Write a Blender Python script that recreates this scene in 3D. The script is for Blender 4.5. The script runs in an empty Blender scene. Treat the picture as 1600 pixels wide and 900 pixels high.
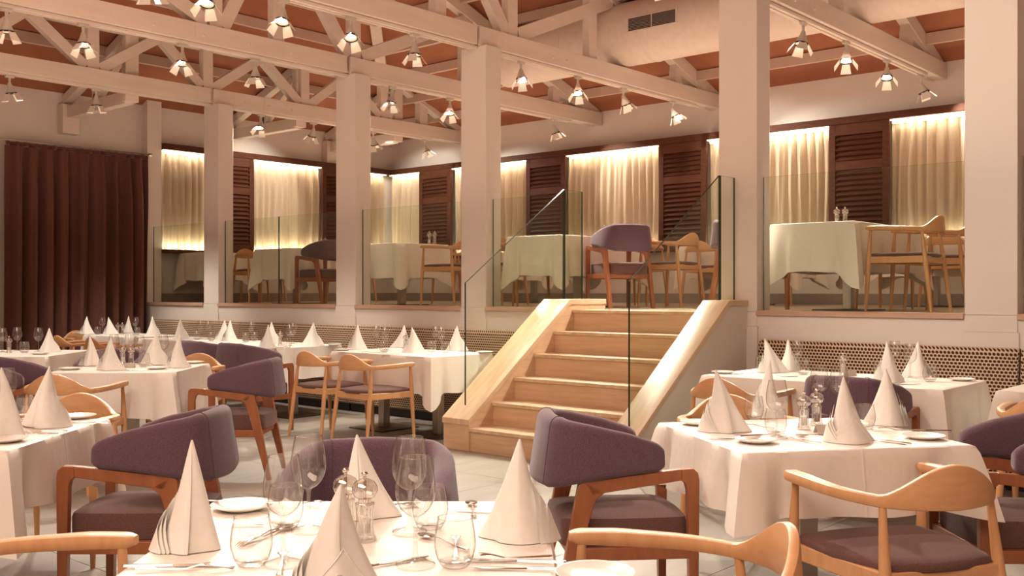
import bpy, math, random
from mathutils import Vector, Matrix
C = bpy.context.scene.collection
random.seed(7)
PI = math.pi

# ------------------------------------------------------------------ camera
F, HZ, H = 1582.0, 455.0, 1.325          # focal length (px of a 1600 wide frame), horizon row, eye height
SN, CS = 0.66, 0.7513
def cw(r, d):                             # (right, forward) of the viewer's standing point -> world x, y
    return (CS*r - SN*d, SN*r + CS*d)
def wc(x, y):
    return (CS*x + SN*y, -SN*x + CS*y)
def gp(px, py, z):                        # where a sight line meets the level z -> (right, forward)
    d = F*(H - z)/(py - HZ)
    return ((px - 800)/F*d, d)
def gw(px, py, z):
    return cw(*gp(px, py, z))
def y_on_x(px, X):                        # sight line meets the plane x = X
    u = (px - 800)/F
    return X*(SN*u + CS)/(CS*u - SN)
def x_on_y(px, Y):
    u = (px - 800)/F
    return Y*(CS*u - SN)/(SN*u + CS)
def yz_on_x(px, py, X):
    Y = y_on_x(px, X); d = wc(X, Y)[1]
    return (Y, H + (HZ - py)*d/F)
def face(fr, fd):                         # rotation that turns local +y to a (right, forward) direction
    x, y = cw(fr, fd)
    return math.atan2(-x, y)

cam_d = bpy.data.cameras.new('camera')
cam = bpy.data.objects.new('camera', cam_d); C.objects.link(cam)
cam.location = (0, 0, H)
cam.rotation_euler = (PI/2, 0, math.atan2(SN, CS))
cam_d.sensor_width = 36; cam_d.lens = F/1600*36
cam_d.shift_y = (HZ - 450)/1600
cam_d.clip_start = 0.05
bpy.context.scene.camera = cam

# ------------------------------------------------------------------ light and exposure
S = bpy.context.scene
S.view_settings.view_transform = 'Standard'
S.view_settings.look = 'None'
S.view_settings.gamma = 1
S.view_settings.use_curve_mapping = False
S.view_settings.exposure = 0.14
S.cycles.transparent_max_bounces = 32
W = bpy.data.worlds.new('world'); S.world = W
W.use_nodes = True
W.node_tree.nodes['Background'].inputs[0].default_value = (1.0, 0.72, 0.52, 1)
W.node_tree.nodes['Background'].inputs[1].default_value = 0.02
LAMP = (1.0, 0.90, 0.76)                  # halogen
WASH = (1.0, 0.66, 0.47)                  # warm tint of the added ambient fills
COVE = (1.0, 0.86, 0.62)
SPOT_W = 430.0
def area(name, loc, size, size_y, power, rot, color):
    l = bpy.data.lights.new(name, 'AREA'); l.shape = 'RECTANGLE'
    l.size = size; l.size_y = size_y; l.energy = power; l.color = color
    o = bpy.data.objects.new(name, l); C.objects.link(o)
    o.location = loc; o.rotation_euler = rot
    return o
# unseen area fills added to raise the ambient light, some facing up in mid-air
area('fill_light', (-1.0, -2.2, 5.2), 8, 3, 400, (math.radians(25), 0, 0), (1.0, 0.74, 0.57))
area('fill_light', (-7.5, 2.5, 5.9), 7, 4, 95, (0, 0, 0), WASH)
area('fill_light', (-6.0, 9.8, 3.72), 11, 1.2, 55, (0, 0, 0), WASH)
area('fill_light', (-6.0, 3.5, 2.1), 14, 7, 225, (PI, 0, 0), WASH)
area('fill_light', (-6.5, 10.3, 2.3), 13, 3, 120, (PI, 0, 0), WASH)

# ------------------------------------------------------------------ materials
def nt(name):
    m = bpy.data.materials.new(name); m.use_nodes = True
    t = m.node_tree; b = t.nodes['Principled BSDF']
    return m, t, b
def tex(t, scale, noise=6.0, detail=4, coord='Object', rough=0.55):
    tc = t.nodes.new('ShaderNodeTexCoord'); mp = t.nodes.new('ShaderNodeMapping')
    mp.inputs['Scale'].default_value = scale
    t.links.new(tc.outputs[coord], mp.inputs[0])
    n = t.nodes.new('ShaderNodeTexNoise'); n.inputs['Scale'].default_value = noise
    n.inputs['Detail'].default_value = detail; n.inputs['Roughness'].default_value = rough
    t.links.new(mp.outputs[0], n.inputs['Vector'])
    return n
def ramp(t, src, stops):
    r = t.nodes.new('ShaderNodeValToRGB')
    e = r.color_ramp.elements
    while len(e) < len(stops): e.new(0.5)
    for i, (p, c) in enumerate(stops):
        e[i].position = p; e[i].color = (*c, 1)
    t.links.new(src, r.inputs[0])
    return r
def bump(t, b, src, strength, dist=0.002):
    n = t.nodes.new('ShaderNodeBump'); n.inputs['Strength'].default_value = strength
    n.inputs['Distance'].default_value = dist
    t.links.new(src, n.inputs['Height']); t.links.new(n.outputs[0], b.inputs['Normal'])
def mottled(name, c0, c1, scale=(1,1,1), noise=6, rough=0.6, bs=0.0, spec=0.5, lo=0.3, hi=0.7, detail=4, sheen=0):
    m, t, b = nt(name)
    n = tex(t, scale, noise, detail)
    r = ramp(t, n.outputs['Fac'], [(lo, c0), (hi, c1)])
    t.links.new(r.outputs[0], b.inputs['Base Color'])
    b.inputs['Roughness'].default_value = rough
    b.inputs['Specular IOR Level'].default_value = spec
    if bs: bump(t, b, n.outputs['Fac'], bs)
    if sheen: b.inputs['Sheen Weight'].default_value = sheen
    return m
M = {}
M['plaster'] = mottled('plaster', (.70,.635,.58), (.74,.675,.62), noise=1.5, rough=.8, bs=.05, spec=.2)
M['paint'] = mottled('painted_timber', (.68,.585,.51), (.74,.64,.56), scale=(3,.4,3), noise=5, rough=.55, bs=.08, spec=.3)
M['ceiling'] = mottled('ceiling_board', (.30,.112,.058), (.36,.14,.078), noise=2, rough=.8, spec=.2)
M['purlin'] = mottled('purlin_paint', (.56,.42,.34), (.62,.47,.38), scale=(1,1,1), noise=4, rough=.6, spec=.3)
M['beech'] = mottled('beech', (.58,.30,.135), (.68,.385,.19), scale=(9,9,1.2), noise=4, rough=.38, bs=.05, lo=.25, hi=.75)
M['beech_crest'] = mottled('beech_crest', (.58,.30,.135), (.69,.39,.195), scale=(1.6,9,9), noise=4, rough=.38, bs=.05, lo=.25, hi=.75)
M['cherry'] = mottled('stained_wood', (.28,.092,.036), (.37,.135,.056), scale=(9,6,1.3), noise=5, rough=.36, bs=.05, lo=.25, hi=.75)
M['purple'] = mottled('purple_wool', (.10,.056,.076), (.172,.103,.136), noise=260, rough=.95, bs=.35, spec=.1, detail=2, sheen=.25)
M['brown_seat'] = mottled('brown_wool', (.105,.053,.046), (.168,.09,.079), noise=260, rough=.95, bs=.3, spec=.1, detail=2, sheen=.15)
M['cloth'] = mottled('table_linen', (.84,.79,.73), (.88,.83,.77), noise=3, rough=.5, bs=.06, spec=.35)
def pressed(m):                            # ironed fold lines and soft rumples in the linen
    t = m.node_tree; b = t.nodes['Principled BSDF']
    tc = t.nodes.new('ShaderNodeTexCoord'); sp = t.nodes.new('ShaderNodeSeparateXYZ'); t.links.new(tc.outputs['Object'], sp.inputs[0])
    acc = None
    for ax in (0, 1):
        a = t.nodes.new('ShaderNodeMath'); a.operation = 'ABSOLUTE'; t.links.new(sp.outputs[ax], a.inputs[0])
        r = t.nodes.new('ShaderNodeMapRange'); r.inputs[1].default_value = 0; r.inputs[2].default_value = .007
        r.inputs[3].default_value = .0022; r.inputs[4].default_value = 0; t.links.new(a.outputs[0], r.inputs[0])
        if acc is None: acc = r.outputs[0]
        else:
            k = t.nodes.new('ShaderNodeMath'); k.operation = 'MAXIMUM'; t.links.new(acc, k.inputs[0]); t.links.new(r.outputs[0], k.inputs[1]); acc = k.outputs[0]
    n = tex(t, (1,1,.45), 7, 3, rough=.6)
    k = t.nodes.new('ShaderNodeMath'); k.operation = 'MULTIPLY_ADD'; k.inputs[1].default_value = .016
    t.links.new(n.outputs['Fac'], k.inputs[0]); t.links.new(acc, k.inputs[2])
    bp = t.nodes.new('ShaderNodeBump'); bp.inputs['Strength'].default_value = .55; bp.inputs['Distance'].default_value = 1.0
    t.links.new(k.outputs[0], bp.inputs['Height']); t.links.new(bp.outputs[0], b.inputs['Normal'])
pressed(M['cloth'])
M['napkin'] = mottled('napkin_linen', (.83,.81,.765), (.88,.86,.815), noise=40, rough=.75, bs=.08, spec=.2)
M['stone'] = mottled('travertine', (.62,.41,.245), (.75,.54,.355), scale=(1.2,2.5,14), noise=2.2, rough=.38, bs=.05, lo=.3, hi=.72, detail=8)
M['stone_cap'] = mottled('travertine_cap', (.60,.42,.26), (.78,.61,.43), scale=(6,1,1), noise=3, rough=.35, bs=.05, lo=.3, hi=.72, detail=8)
M['sill_stone'] = mottled('sill_stone', (.46,.29,.20), (.56,.37,.27), scale=(1,6,6), noise=3, rough=.45, lo=.3, hi=.7)
M['tile'] = mottled('stone_tile', (.30,.262,.225), (.37,.33,.287), scale=(3,.8,1), noise=3, rough=.42, bs=.03, lo=.25, hi=.75, detail=6)
M['grout'] = mottled('grout', (.30,.25,.21), (.34,.285,.24), noise=8, rough=.9)
M['platform'] = mottled('platform_floor', (.42,.36,.28), (.5,.43,.34), noise=3, rough=.45)
M['dark_wood'] = mottled('walnut', (.062,.019,.009), (.115,.04,.019), scale=(2,2,14), noise=3, spec=.22, rough=.65, bs=.08, lo=.25, hi=.8, detail=6)
M['slat_wood'] = mottled('walnut_slat', (.07,.022,.010), (.125,.045,.022), scale=(2,8,14), noise=3, spec=.22, rough=.62, bs=.06, lo=.25, hi=.8, detail=6)
M['brown_curtain'] = mottled('brown_velvet', (.125,.05,.039), (.16,.067,.053), noise=90, rough=.95, bs=.1, spec=.05, sheen=.12)
M['black'] = mottled('black_paint', (.012,.010,.009), (.018,.015,.013), noise=20, rough=.5)
M['fixture'] = mottled('fixture_grey', (.50,.45,.38), (.55,.50,.43), noise=10, rough=.45)
M['flap'] = mottled('flap_white', (.78,.74,.66), (.82,.78,.70), noise=10, rough=.5)
M['china'] = mottled('china', (.84,.80,.74), (.88,.84,.78), noise=10, rough=.22)
M['card'] = mottled('card', (.50,.43,.36), (.55,.48,.41), noise=30, rough=.7)
M['ink'] = mottled('ink', (.03,.02,.018), (.04,.03,.025), noise=30, rough=.7)
M['pepper'] = mottled('peppercorns', (.05,.022,.012), (.22,.11,.06), noise=240, rough=.7, detail=1)
M['salt'] = mottled('salt', (.78,.75,.70), (.9,.87,.82), noise=240, rough=.7, detail=1)
def metal(name, col, rough):
    m, t, b = nt(name)
    b.inputs['Base Color'].default_value = (*col, 1); b.inputs['Metallic'].default_value = 1
    n = tex(t, (1,1,1), 40, 2)
    mr = t.nodes.new('ShaderNodeMapRange'); mr.inputs[3].default_value = rough*.8; mr.inputs[4].default_value = rough*1.2
    t.links.new(n.outputs['Fac'], mr.inputs[0]); t.links.new(mr.outputs[0], b.inputs['Roughness'])
    return m
M['steel'] = metal('brushed_steel', (.50,.46,.41), .32)
M['plate_steel'] = metal('base_steel', (.14,.12,.105), .4)
M['silver'] = metal('cutlery_steel', (.72,.66,.60), .16)
M['chrome'] = metal('chrome', (.85,.80,.74), .08)
def glass(name, tint, edge, gl=0.9, base=0.03):
    m = bpy.data.materials.new(name); m.use_nodes = True
    t = m.node_tree; t.nodes.clear()
    out = t.nodes.new('ShaderNodeOutputMaterial')
    tr = t.nodes.new('ShaderNodeBsdfTransparent'); g = t.nodes.new('ShaderNodeBsdfGlossy')
    g.inputs['Roughness'].default_value = .03; g.inputs['Color'].default_value = (.95,.95,.95,1)
    lw = t.nodes.new('ShaderNodeLayerWeight'); lw.inputs['Blend'].default_value = .5
    r = ramp(t, lw.outputs['Facing'], [(0.0, tint), (.55, tint), (.95, edge)])
    t.links.new(r.outputs[0], tr.inputs[0])
    pw = t.nodes.new('ShaderNodeMath'); pw.operation = 'POWER'; pw.inputs[1].default_value = 5
    t.links.new(lw.outputs['Facing'], pw.inputs[0])
    mr = t.nodes.new('ShaderNodeMapRange'); mr.inputs[3].default_value = base; mr.inputs[4].default_value = gl
    t.links.new(pw.outputs[0], mr.inputs[0])
    mx = t.nodes.new('ShaderNodeMixShader')
    t.links.new(mr.outputs[0], mx.inputs[0]); t.links.new(tr.outputs[0], mx.inputs[1]); t.links.new(g.outputs[0], mx.inputs[2])
    t.links.new(mx.outputs[0], out.inputs[0])
    return m
M['glass'] = glass('drinking_glass', (.945,.94,.93), (.26,.21,.17), gl=.95, base=.12)
M['mill_glass'] = glass('acrylic', (.90,.88,.85), (.36,.30,.25), gl=.95, base=.30)
M['pane'] = glass('pane_glass', (.935,.957,.912), (.78,.85,.78), gl=.6)
M['pane_edge'] = mottled('glass_edge', (.022,.045,.032), (.035,.065,.045), noise=5, rough=.2)
def sheer():
    m = bpy.data.materials.new('sheer_linen'); m.use_nodes = True
    t = m.node_tree; b = t.nodes['Principled BSDF']; out = t.nodes['Material Output']
    n = tex(t, (40,40,3), 8, 3)
    r = ramp(t, n.outputs['Fac'], [(.3, (.62,.50,.36)), (.7, (.72,.60,.45))])
    t.links.new(r.outputs[0], b.inputs['Base Color']); b.inputs['Roughness'].default_value = .85
    tl = t.nodes.new('ShaderNodeBsdfTranslucent'); t.links.new(r.outputs[0], tl.inputs[0])
    mx = t.nodes.new('ShaderNodeMixShader'); mx.inputs[0].default_value = .16
    t.links.new(b.outputs[0], mx.inputs[1]); t.links.new(tl.outputs[0], mx.inputs[2]); t.links.new(mx.outputs[0], out.inputs[0])
    return m
M['sheer'] = sheer()
def emit(name, col, s):
    m = bpy.data.materials.new(name); m.use_nodes = True
    b = m.node_tree.nodes['Principled BSDF']
    b.inputs['Emission Color'].default_value = (*col, 1); b.inputs['Emission Strength'].default_value = s
    return m
M['lamp_on'] = emit('lit_lamp', (1, .86, .66), 14)
M['led'] = emit('led_strip', (1, .80, .50), 6)
def dots():                                # woven banquette cloth: rows of dark beads in a pale lattice
    m, t, b = nt('spotted_weave')
    N = t.nodes; L = t.links
    tc = N.new('ShaderNodeTexCoord'); sp = N.new('ShaderNodeSeparateXYZ'); L.new(tc.outputs['Object'], sp.inputs[0])
    def mth(op, a, bb=None, c=None):
        k = N.new('ShaderNodeMath'); k.operation = op
        for i, v in enumerate((a, bb, c)):
            if v is None: continue
            if isinstance(v, (int, float)): k.inputs[i].default_value = v
            else: L.new(v, k.inputs[i])
        return k.outputs[0]
    zz = mth('ADD', sp.outputs[2], mth('MULTIPLY', sp.outputs[1], -1.0))
    v = mth('DIVIDE', zz, .0225)
    row = mth('FLOOR', v)
    odd = mth('MULTIPLY', mth('MODULO', mth('ADD', row, 400.0), 2.0), .5)
    u = mth('ADD', mth('DIVIDE', mth('ADD', sp.outputs[0], sp.outputs[1]), .028), odd)
    fu = mth('SUBTRACT', mth('FRACT', mth('ADD', u, 400.0)), .5)
    fv = mth('SUBTRACT', mth('FRACT', v), .5)
    d = mth('SQRT', mth('ADD', mth('MULTIPLY', fu, fu), mth('MULTIPLY', mth('MULTIPLY', fv, fv), 1.1)))
    r = ramp(t, d, [(.0, (.045,.018,.011)), (.36, (.055,.022,.014)), (.46, (.62,.47,.34)), (.5, (.58,.43,.31))])
    L.new(r.outputs[0], b.inputs['Base Color']); b.inputs['Roughness'].default_value = .85
    b.inputs['Specular IOR Level'].default_value = .2
    bump(t, b, d, .4, .004)
    return m
M['spotted'] = dots()

# ------------------------------------------------------------------ mesh helpers
class MB:
    def __init__(s): s.v = []; s.f = []; s.mi = []
    def add(s, vs, fs, mi=0):
        o = len(s.v); s.v += [tuple(p) for p in vs]
        s.f += [tuple(i+o for i in f) for f in fs]; s.mi += [mi]*len(fs)
        return s
    def box(s, x0, y0, z0, x1, y1, z1, mi=0):
        return s.add([(x0,y0,z0),(x1,y0,z0),(x1,y1,z0),(x0,y1,z0),(x0,y0,z1),(x1,y0,z1),(x1,y1,z1),(x0,y1,z1)],
              [(3,2,1,0),(4,5,6,7),(0,1,5,4),(1,2,6,5),(2,3,7,6),(3,0,4,7)], mi)
    def bar(s, a, b, w, h, side=(1,0,0), mi=0, w2=None, h2=None):   # box from a to b, w along side, h across
        a = Vector(a); b = Vector(b); t = (b-a).normalized(); sd = Vector(side)
        sd = (sd - t*sd.dot(t)).normalized(); up = t.cross(sd)
        w2 = w if w2 is None else w2; h2 = h if h2 is None else h2
        P = [a-sd*w/2-up*h/2, a+sd*w/2-up*h/2, a+sd*w/2+up*h/2, a-sd*w/2+up*h/2,
             b-sd*w2/2-up*h2/2, b+sd*w2/2-up*h2/2, b+sd*w2/2+up*h2/2, b-sd*w2/2+up*h2/2]
        return s.add(P, [(3,2,1,0),(4,5,6,7),(0,1,5,4),(1,2,6,5),(2,3,7,6),(3,0,4,7)], mi)
    def loft(s, rings, cap=True, closed=True, mi=0):
        n = len(rings[0]); vs = [p for r in rings for p in r]; fs = []
        for k in range(len(rings)-1):
            for i in range(n if closed else n-1):
                j = (i+1) % n
                fs.append((k*n+i, k*n+j, (k+1)*n+j, (k+1)*n+i))
        if cap and closed:
            fs.append(tuple(reversed(range(n)))); fs.append(tuple((len(rings)-1)*n+i for i in range(n)))
        return s.add(vs, fs, mi)
    def tube(s, pts, rad, n=10, cap=True, mi=0):
        pts = [Vector(p) for p in pts]
        if isinstance(rad, (int, float)): rad = [rad]*len(pts)
        rings = []
        ref = None
        for k, p in enumerate(pts):
            t = (pts[min(k+1, len(pts)-1)] - pts[max(k-1, 0)]).normalized()
            if ref is None:
                ref = Vector((0,0,1)) if abs(t.z) < .9 else Vector((1,0,0))
            a = (ref - t*ref.dot(t)).normalized(); b = t.cross(a); ref = a
            rings.append([p + (a*math.cos(2*PI*i/n) + b*math.sin(2*PI*i/n))*rad[k] for i in range(n)])
        return s.loft(rings, cap, mi=mi)
    def lathe(s, prof, n=24, c=(0,0,0), cap=False, mi=0):
        rings = [[(c[0]+r*math.cos(2*PI*i/n), c[1]+r*math.sin(2*PI*i/n), c[2]+z) for i in range(n)] for r, z in prof]
        return s.loft(rings, cap, mi=mi)
    def prism(s, poly, x0, x1, mi=0):     # polygon in (y, z), pushed along x
        n = len(poly)
        return s.loft([[(x0, y, z) for y, z in poly], [(x1, y, z) for y, z in poly]], True, mi=mi)
    def build(s, name, mat, parent=None, smooth=False, bevel=0, mats=None):
        me = bpy.data.meshes.new(name); me.from_pydata(s.v, [], s.f)
        for m in (mats or [mat]): me.materials.append(m)
        if mats:
            for p, i in zip(me.polygons, s.mi): p.material_index = i
        import bmesh as _b
        bm = _b.new(); bm.from_mesh(me); _b.ops.recalc_face_normals(bm, faces=bm.faces); bm.to_mesh(me); bm.free()
        o = bpy.data.objects.new(name, me); C.objects.link(o)
        if parent is not None: o.parent = parent
        if smooth:
            for p in me.polygons: p.use_smooth = True
            if smooth == 'auto':
                me.set_sharp_from_angle(angle=math.radians(40))
        if bevel:
            b = o.modifiers.new('bevel', 'BEVEL'); b.width = bevel; b.segments = 2; b.limit_method = 'ANGLE'
            b.angle_limit = math.radians(35)
            for p in me.polygons: p.use_smooth = True
            me.set_sharp_from_angle(angle=math.radians(40))
        return o
def tag(o, label=None, cat=None, group=None, kind=None):
    if label: o['label'] = label
    if cat: o['category'] = cat
    if group: o['group'] = group
    if kind: o['kind'] = kind
    return o
def empty(name, loc, rz=0, label=None, cat=None, group=None, kind=None):
    o = bpy.data.objects.new(name, None); C.objects.link(o); o.empty_display_size = .1
    o.location = loc; o.rotation_euler = (0, 0, rz)
    return tag(o, label, cat, group, kind)
def structure(mb, name, mat, **k):
    o = mb.build(name, mat, **k); o['kind'] = 'structure'; return o
def kids(o): return [c for c in bpy.data.objects if c.parent == o]
class Proto:                               # a built thing, copied with all of its parts and sub-parts
    def __init__(s, root):
        s.root = root; s.used = False
        s.tree = s._collect(root)
    def _collect(s, o): return [(c, s._collect(c)) for c in o.children]
    def _copy(s, o, sub, parent):
        c = o.copy(); C.objects.link(c); c.parent = parent
        for ch, ss in sub: s._copy(ch, ss, c)
        return c
    def place(s, loc, rz, label, group=None):
        if not s.used: s.used = True; o = s.root
        else: o = s._copy(s.root, s.tree, None)
        o.location = loc; o.rotation_euler = (0, 0, rz); o['label'] = label
        if group: o['group'] = group
        elif 'group' in o: del o['group']
        return o
def catmull(pts, n=6):
    out = []
    P = [pts[0]] + list(pts) + [pts[-1]]
    for i in range(1, len(P)-2):
        a, b, c, d = (Vector(P[i-1]), Vector(P[i]), Vector(P[i+1]), Vector(P[i+2]))
        for k in range(n):
            t = k/n
            out.append(.5*((2*b) + (c-a)*t + (2*a-5*b+4*c-d)*t*t + (3*b-a-3*c+d)*t**3))
    out.append(Vector(pts[-1]))
    return out
def rrect(w, h, r, n=3):                   # rounded rectangle outline, centred
    out = []
    for cx, cy, a0 in ((w/2-r, h/2-r, 0), (-w/2+r, h/2-r, PI/2), (-w/2+r, -h/2+r, PI), (w/2-r, -h/2+r, 1.5*PI)):
        for k in range(n+1):
            a = a0 + PI/2*k/n
            out.append((cx + r*math.cos(a), cy + r*math.sin(a)))
    return out

# ================================================================== THE ROOM
XL = -14.15            # wall on the curtain side
YC = 7.72              # face of the raised dining floor and its columns
YB = 12.71             # back wall
PF = 1.152             # raised floor
ZB = 3.89              # underside of the truss chords
WT = 4.11              # top of the walls
PITCH = .37
XR, YF = 5.0, -5.7
# floor
f = structure(MB().box(XL-.2, YF-.2, -.2, XR+.2, YB+.2, -.006), 'floor', M['grout'])
tl = MB().box(-.3733, -.3733, -.006, .3733, .3733, 0).build('floor_tile', M['tile'], f, bevel=.001)
n = 0
for i in range(-15, 4):
    for j in range(0, 12):
        cx, cy = i*.75 + .2, j*.75 - .3
        r, d = wc(cx, cy)
        if d < .8 or abs(r) > d*.56 + 1.0 or cy > YC-.3 or (d < 2.2): continue
        o = tl if n == 0 else tl.copy()
        if n: C.objects.link(o); o.parent = f
        o.location = (cx, cy, 0); o.rotation_euler = (0, 0, 0 if (i+j) % 2 else PI); n += 1
# walls
structure(MB().box(XL-.2, YF, 0, XL, YB+.2, WT+.06), 'wall_left', M['plaster'])
structure(MB().box(XL, YB, 0, XR, YB+.2, WT+.06), 'wall_back', M['plaster'])
structure(MB().box(XR, YF, 0, XR+.2, YB+.2, 7.7), 'wall_right', M['plaster'])
structure(MB().box(XL, YF-.2, 0, XR, YF, WT+.06), 'wall_front', M['plaster'])
structure(MB().box(XL, YC, 0, -6.08, YC+.23, PF-.002).box(-6.08, YC+.05, 0, -4.14, YC+.23, PF-.035).box(-4.14, YC, 0, XR, YC+.23, PF-.002), 'wall_platform', M['plaster'])
structure(MB().box(XL, YC+.23, PF-.15, XR, YB, PF), 'floor', M['platform'])
structure(MB().box(XL, YB-.03, PF, XR, YB, PF+.14), 'baseboard_back', M['grout'], bevel=.004)
structure(MB().box(XL, YC+.23, PF, XL+.03, YB-.03, PF+.14), 'baseboard_left', M['grout'], bevel=.004)
# hipped ceiling, with purlins
RY = (YF+YB)/2; RZ = WT + PITCH*(YB-RY); HX = XL + (YB-RY)
ce = MB()
ce.add([(XL,YB,WT),(XR,YB,WT),(XR,RY,RZ),(HX,RY,RZ),(XL,YF,WT),(XR,YF,WT)], [(0,1,2,3),(0,3,4),(4,3,2,5)])
k = [(p[0], p[1], p[2]+.12) for p in ce.v]
ce.add(k, [(0,1,2,3),(0,3,4),(4,3,2,5)])
ceil = structure(ce, 'ceiling', M['ceiling'])
for i in range(1, 11):
    y = YB - .62*i; z = WT + PITCH*(YB-y) - .07
    MB().bar((XL + (YB-y), y, z), (XR-.02, y, z), .06, .13, (0,1,0)).build('purlin', M['purlin'], ceil)
    x = XL + .62*i
    if i < 9: MB().bar((x, YF + (x-XL), z), (x, YB - (x-XL), z), .06, .13, (1,0,0)).build('purlin', M['purlin'], ceil)
MB().bar((XL, YB, WT-.05), (HX, RY, RZ-.08), .12, .16, (1,-1,0)).build('hip_rafter', M['paint'], ceil)

# sills and skirting of the platform front
def sill(x0, x1, i):
    structure(MB().box(x0, YC-.025, PF-.03, x1, YC+.20, PF+.012), 'trim_%d' % i, M['sill_stone'], bevel=.003)
COLX = [-12.281, -9.405, -7.321, -4.232, -2.213]
CW = .36
ends = [XL] + COLX
sill(XL, COLX[0]-CW/2, 1); sill(COLX[0]+CW/2, COLX[1]-CW/2, 2); sill(COLX[1]+CW/2, COLX[2]-CW/2, 3)
sill(COLX[2]+CW/2, -6.08, 4); sill(COLX[3]+CW/2, COLX[4]-CW/2, 5); sill(COLX[4]+CW/2, XR, 6)
structure(MB().box(XL, YC, PF+.012, XL+.16, YC+.23, WT+.055), 'trim_7', M['plaster'])

# columns
clab = ['white square column nearest the brown curtain', 'white square column between the second and third raised tables',
        'white square column behind the low end of the stair glass', 'tall white square column where the stair meets the banquette on the right',
        'broad white square column at the right end above the spotted banquette']
for i, x in enumerate(COLX):
    c = empty('column', (x, YC+.115, 0), 0, clab[i], 'column', None, 'thing')
    top = ZB if i < 3 else ZB + .0
    if i == 4: top = WT + 1.6
    MB().box(-CW/2, -.117, PF+.0, CW/2, .117, top).build('shaft', M['plaster'], c, bevel=.006)
    MB().box(-CW/2-.012, -.132, .0, CW/2+.012, -.1165, PF-.12).box(-CW/2, -.124, PF-.12, CW/2, -.1165, PF).build('base', M['plaster'], c, bevel=.006)

# ------------------------------------------------------------------ dark timber wall: headers, sills, shutters, curtains
HB, HT = 3.455, 3.545
SZ0, SZ1 = 1.90, 1.95
structure(MB().box(XL, YB-.24, HB, XR, YB, HT), 'trim_8', M['dark_wood'], bevel=.004)
structure(MB().box(XL, YC+.23, HB, XL+.24, YB-.24, HT), 'trim_9', M['dark_wood'], bevel=.004)
structure(MB().box(XL, YB-.26, SZ0, XR, YB, SZ1), 'trim_10', M['dark_wood'], bevel=.004)
structure(MB().box(XL, YC+.23, SZ0, XL+.26, YB-.26, SZ1), 'trim_11', M['dark_wood'], bevel=.004)
def shutter(p0, p1, rz, label):            # p0, p1 ends on the wall front plane (world xy)
    w = math.hypot(p1[0]-p0[0], p1[1]-p0[1])
    r = empty('louvered_shutter', (p0[0], p0[1], SZ1), rz, label, 'shutter', 'dark louvered shutters between the lit curtains')
    h = HB - SZ1
    st = .085
    MB().box(0, -.02, 0, st, .03, h).build('stile', M['dark_wood'], r, bevel=.003)
    MB().box(w-st, -.02, 0, w, .03, h).build('stile', M['dark_wood'], r, bevel=.003)
    for z0, z1 in ((0, .12), (.92, 1.03), (h-.14, h)):
        MB().box(st, -.018, z0, w-st, .028, z1).build('rail', M['slat_wood'], r, bevel=.003)
    MB().box(st, .034, .0, w-st, .05, h).build('backing', M['dark_wood'], r)
    sl = None
    for z0, z1 in ((.12, .92), (1.03, h-.14)):
        n = int((z1-z0)/.062)
        for k in range(n):
            if sl is None:
                sl = MB().bar((st, 0, 0), (w-st, 0, 0), .066, .010, (0,.66,.75)).build('slat', M['slat_wood'], r); o = sl
            else:
                o = sl.copy(); C.objects.link(o)
            o.location = (0, .005, z0 + (k+.5)*(z1-z0)/n)
    return r
def curtain(p0, p1, z0, z1, amp, mat, name, label, cat, seed, group=None, pl=.12, tape=True, inset=0, taper=0):
    rnd = random.Random(seed)
    w = math.hypot(p1[0]-p0[0], p1[1]-p0[1]); rz = math.atan2(p1[1]-p0[1], p1[0]-p0[0])
    r = empty(name, (p0[0], p0[1], 0), rz, label, cat, group)
    n = max(24, int(w/pl*10)); K = 14
    ph = [rnd.uniform(0, 6.28) for _ in range(6)]
    rings = []
    for k in range(K+1):
        t = k/K; z = z1 + (z0-z1)*t
        row = []
        a = amp*(.35 + .65*min(1, t*5))
        for i in range(n+1):
            s = i/n*w
            q = s/pl*2*PI
            wob = .9*math.sin(s*2.1 + ph[0]) + .6*math.sin(s*5.3 + ph[1])
            y = a*(math.sin(q + wob*2 + .35*math.sin(t*3+ph[2]+s*3)) + .45*math.sin(q*2.13 + ph[3] + t*.8)*(1-.5*t) + .3*math.sin(q*.37+ph[4]))
            xx = s + .012*math.sin(t*4+ph[5]+s*7)*t
            if taper: xx = s + taper*(1-t)*0 - taper*t*(s/w)
            row.append((xx, y, z))
        rings.append(row)
    o = MB().loft(rings, False, False).build('drape', mat, r, smooth=True)
    if tape:
        rows = []
        for k, zz in enumerate((z1+.055, z1+.03, z1)):
            rows.append([(i/n*w, amp*.35*math.sin(i/n*w/pl*2*PI*1.7+ph[1])*(1 if k else .6)-.003, zz) for i in range(n+1)])
        MB().loft(rows, False, False).build('heading', mat, r, smooth=True)
    return r
def xb(px): return x_on_y(px, YB-.2)
def yl(px): return y_on_x(px, XL+.2)
Yf = YB-.2
sh = [(656,705), (823,884), (1030,1104), (1296,1390)]
names = ['dark louvered shutter beside the corner curtain', 'dark louvered shutter beyond the stair glass', 'dark louvered shutter above the small beech chairs up the stairs',
         'dark louvered shutter behind the two mills on the raised table']
for (a, b), nm in zip(sh, names): shutter((xb(a), Yf), (xb(b), Yf), 0, nm)
shutter((XL+.2, yl(355)), (XL+.2, yl(396)), PI/2, 'dark louvered shutter just right of the first white column')
shutter((XL+.2, yl(503)), (XL+.2, yl(562)), PI/2, 'dark louvered shutter half hidden by the second white column')
Xend = -1.6
cur = [(xb(600), xb(656), 'narrow cream curtain of the corner window, back wall half'), (xb(705), xb(823), 'cream curtain behind the third white column'),
       (xb(884), xb(1030), 'wide lit cream curtain at the top of the stairs'), (xb(1104), xb(1296), 'cream curtain behind the tall column at the stairs'),
       (xb(1390), Xend, 'cream curtain behind the two nested beech chairs')]
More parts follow.
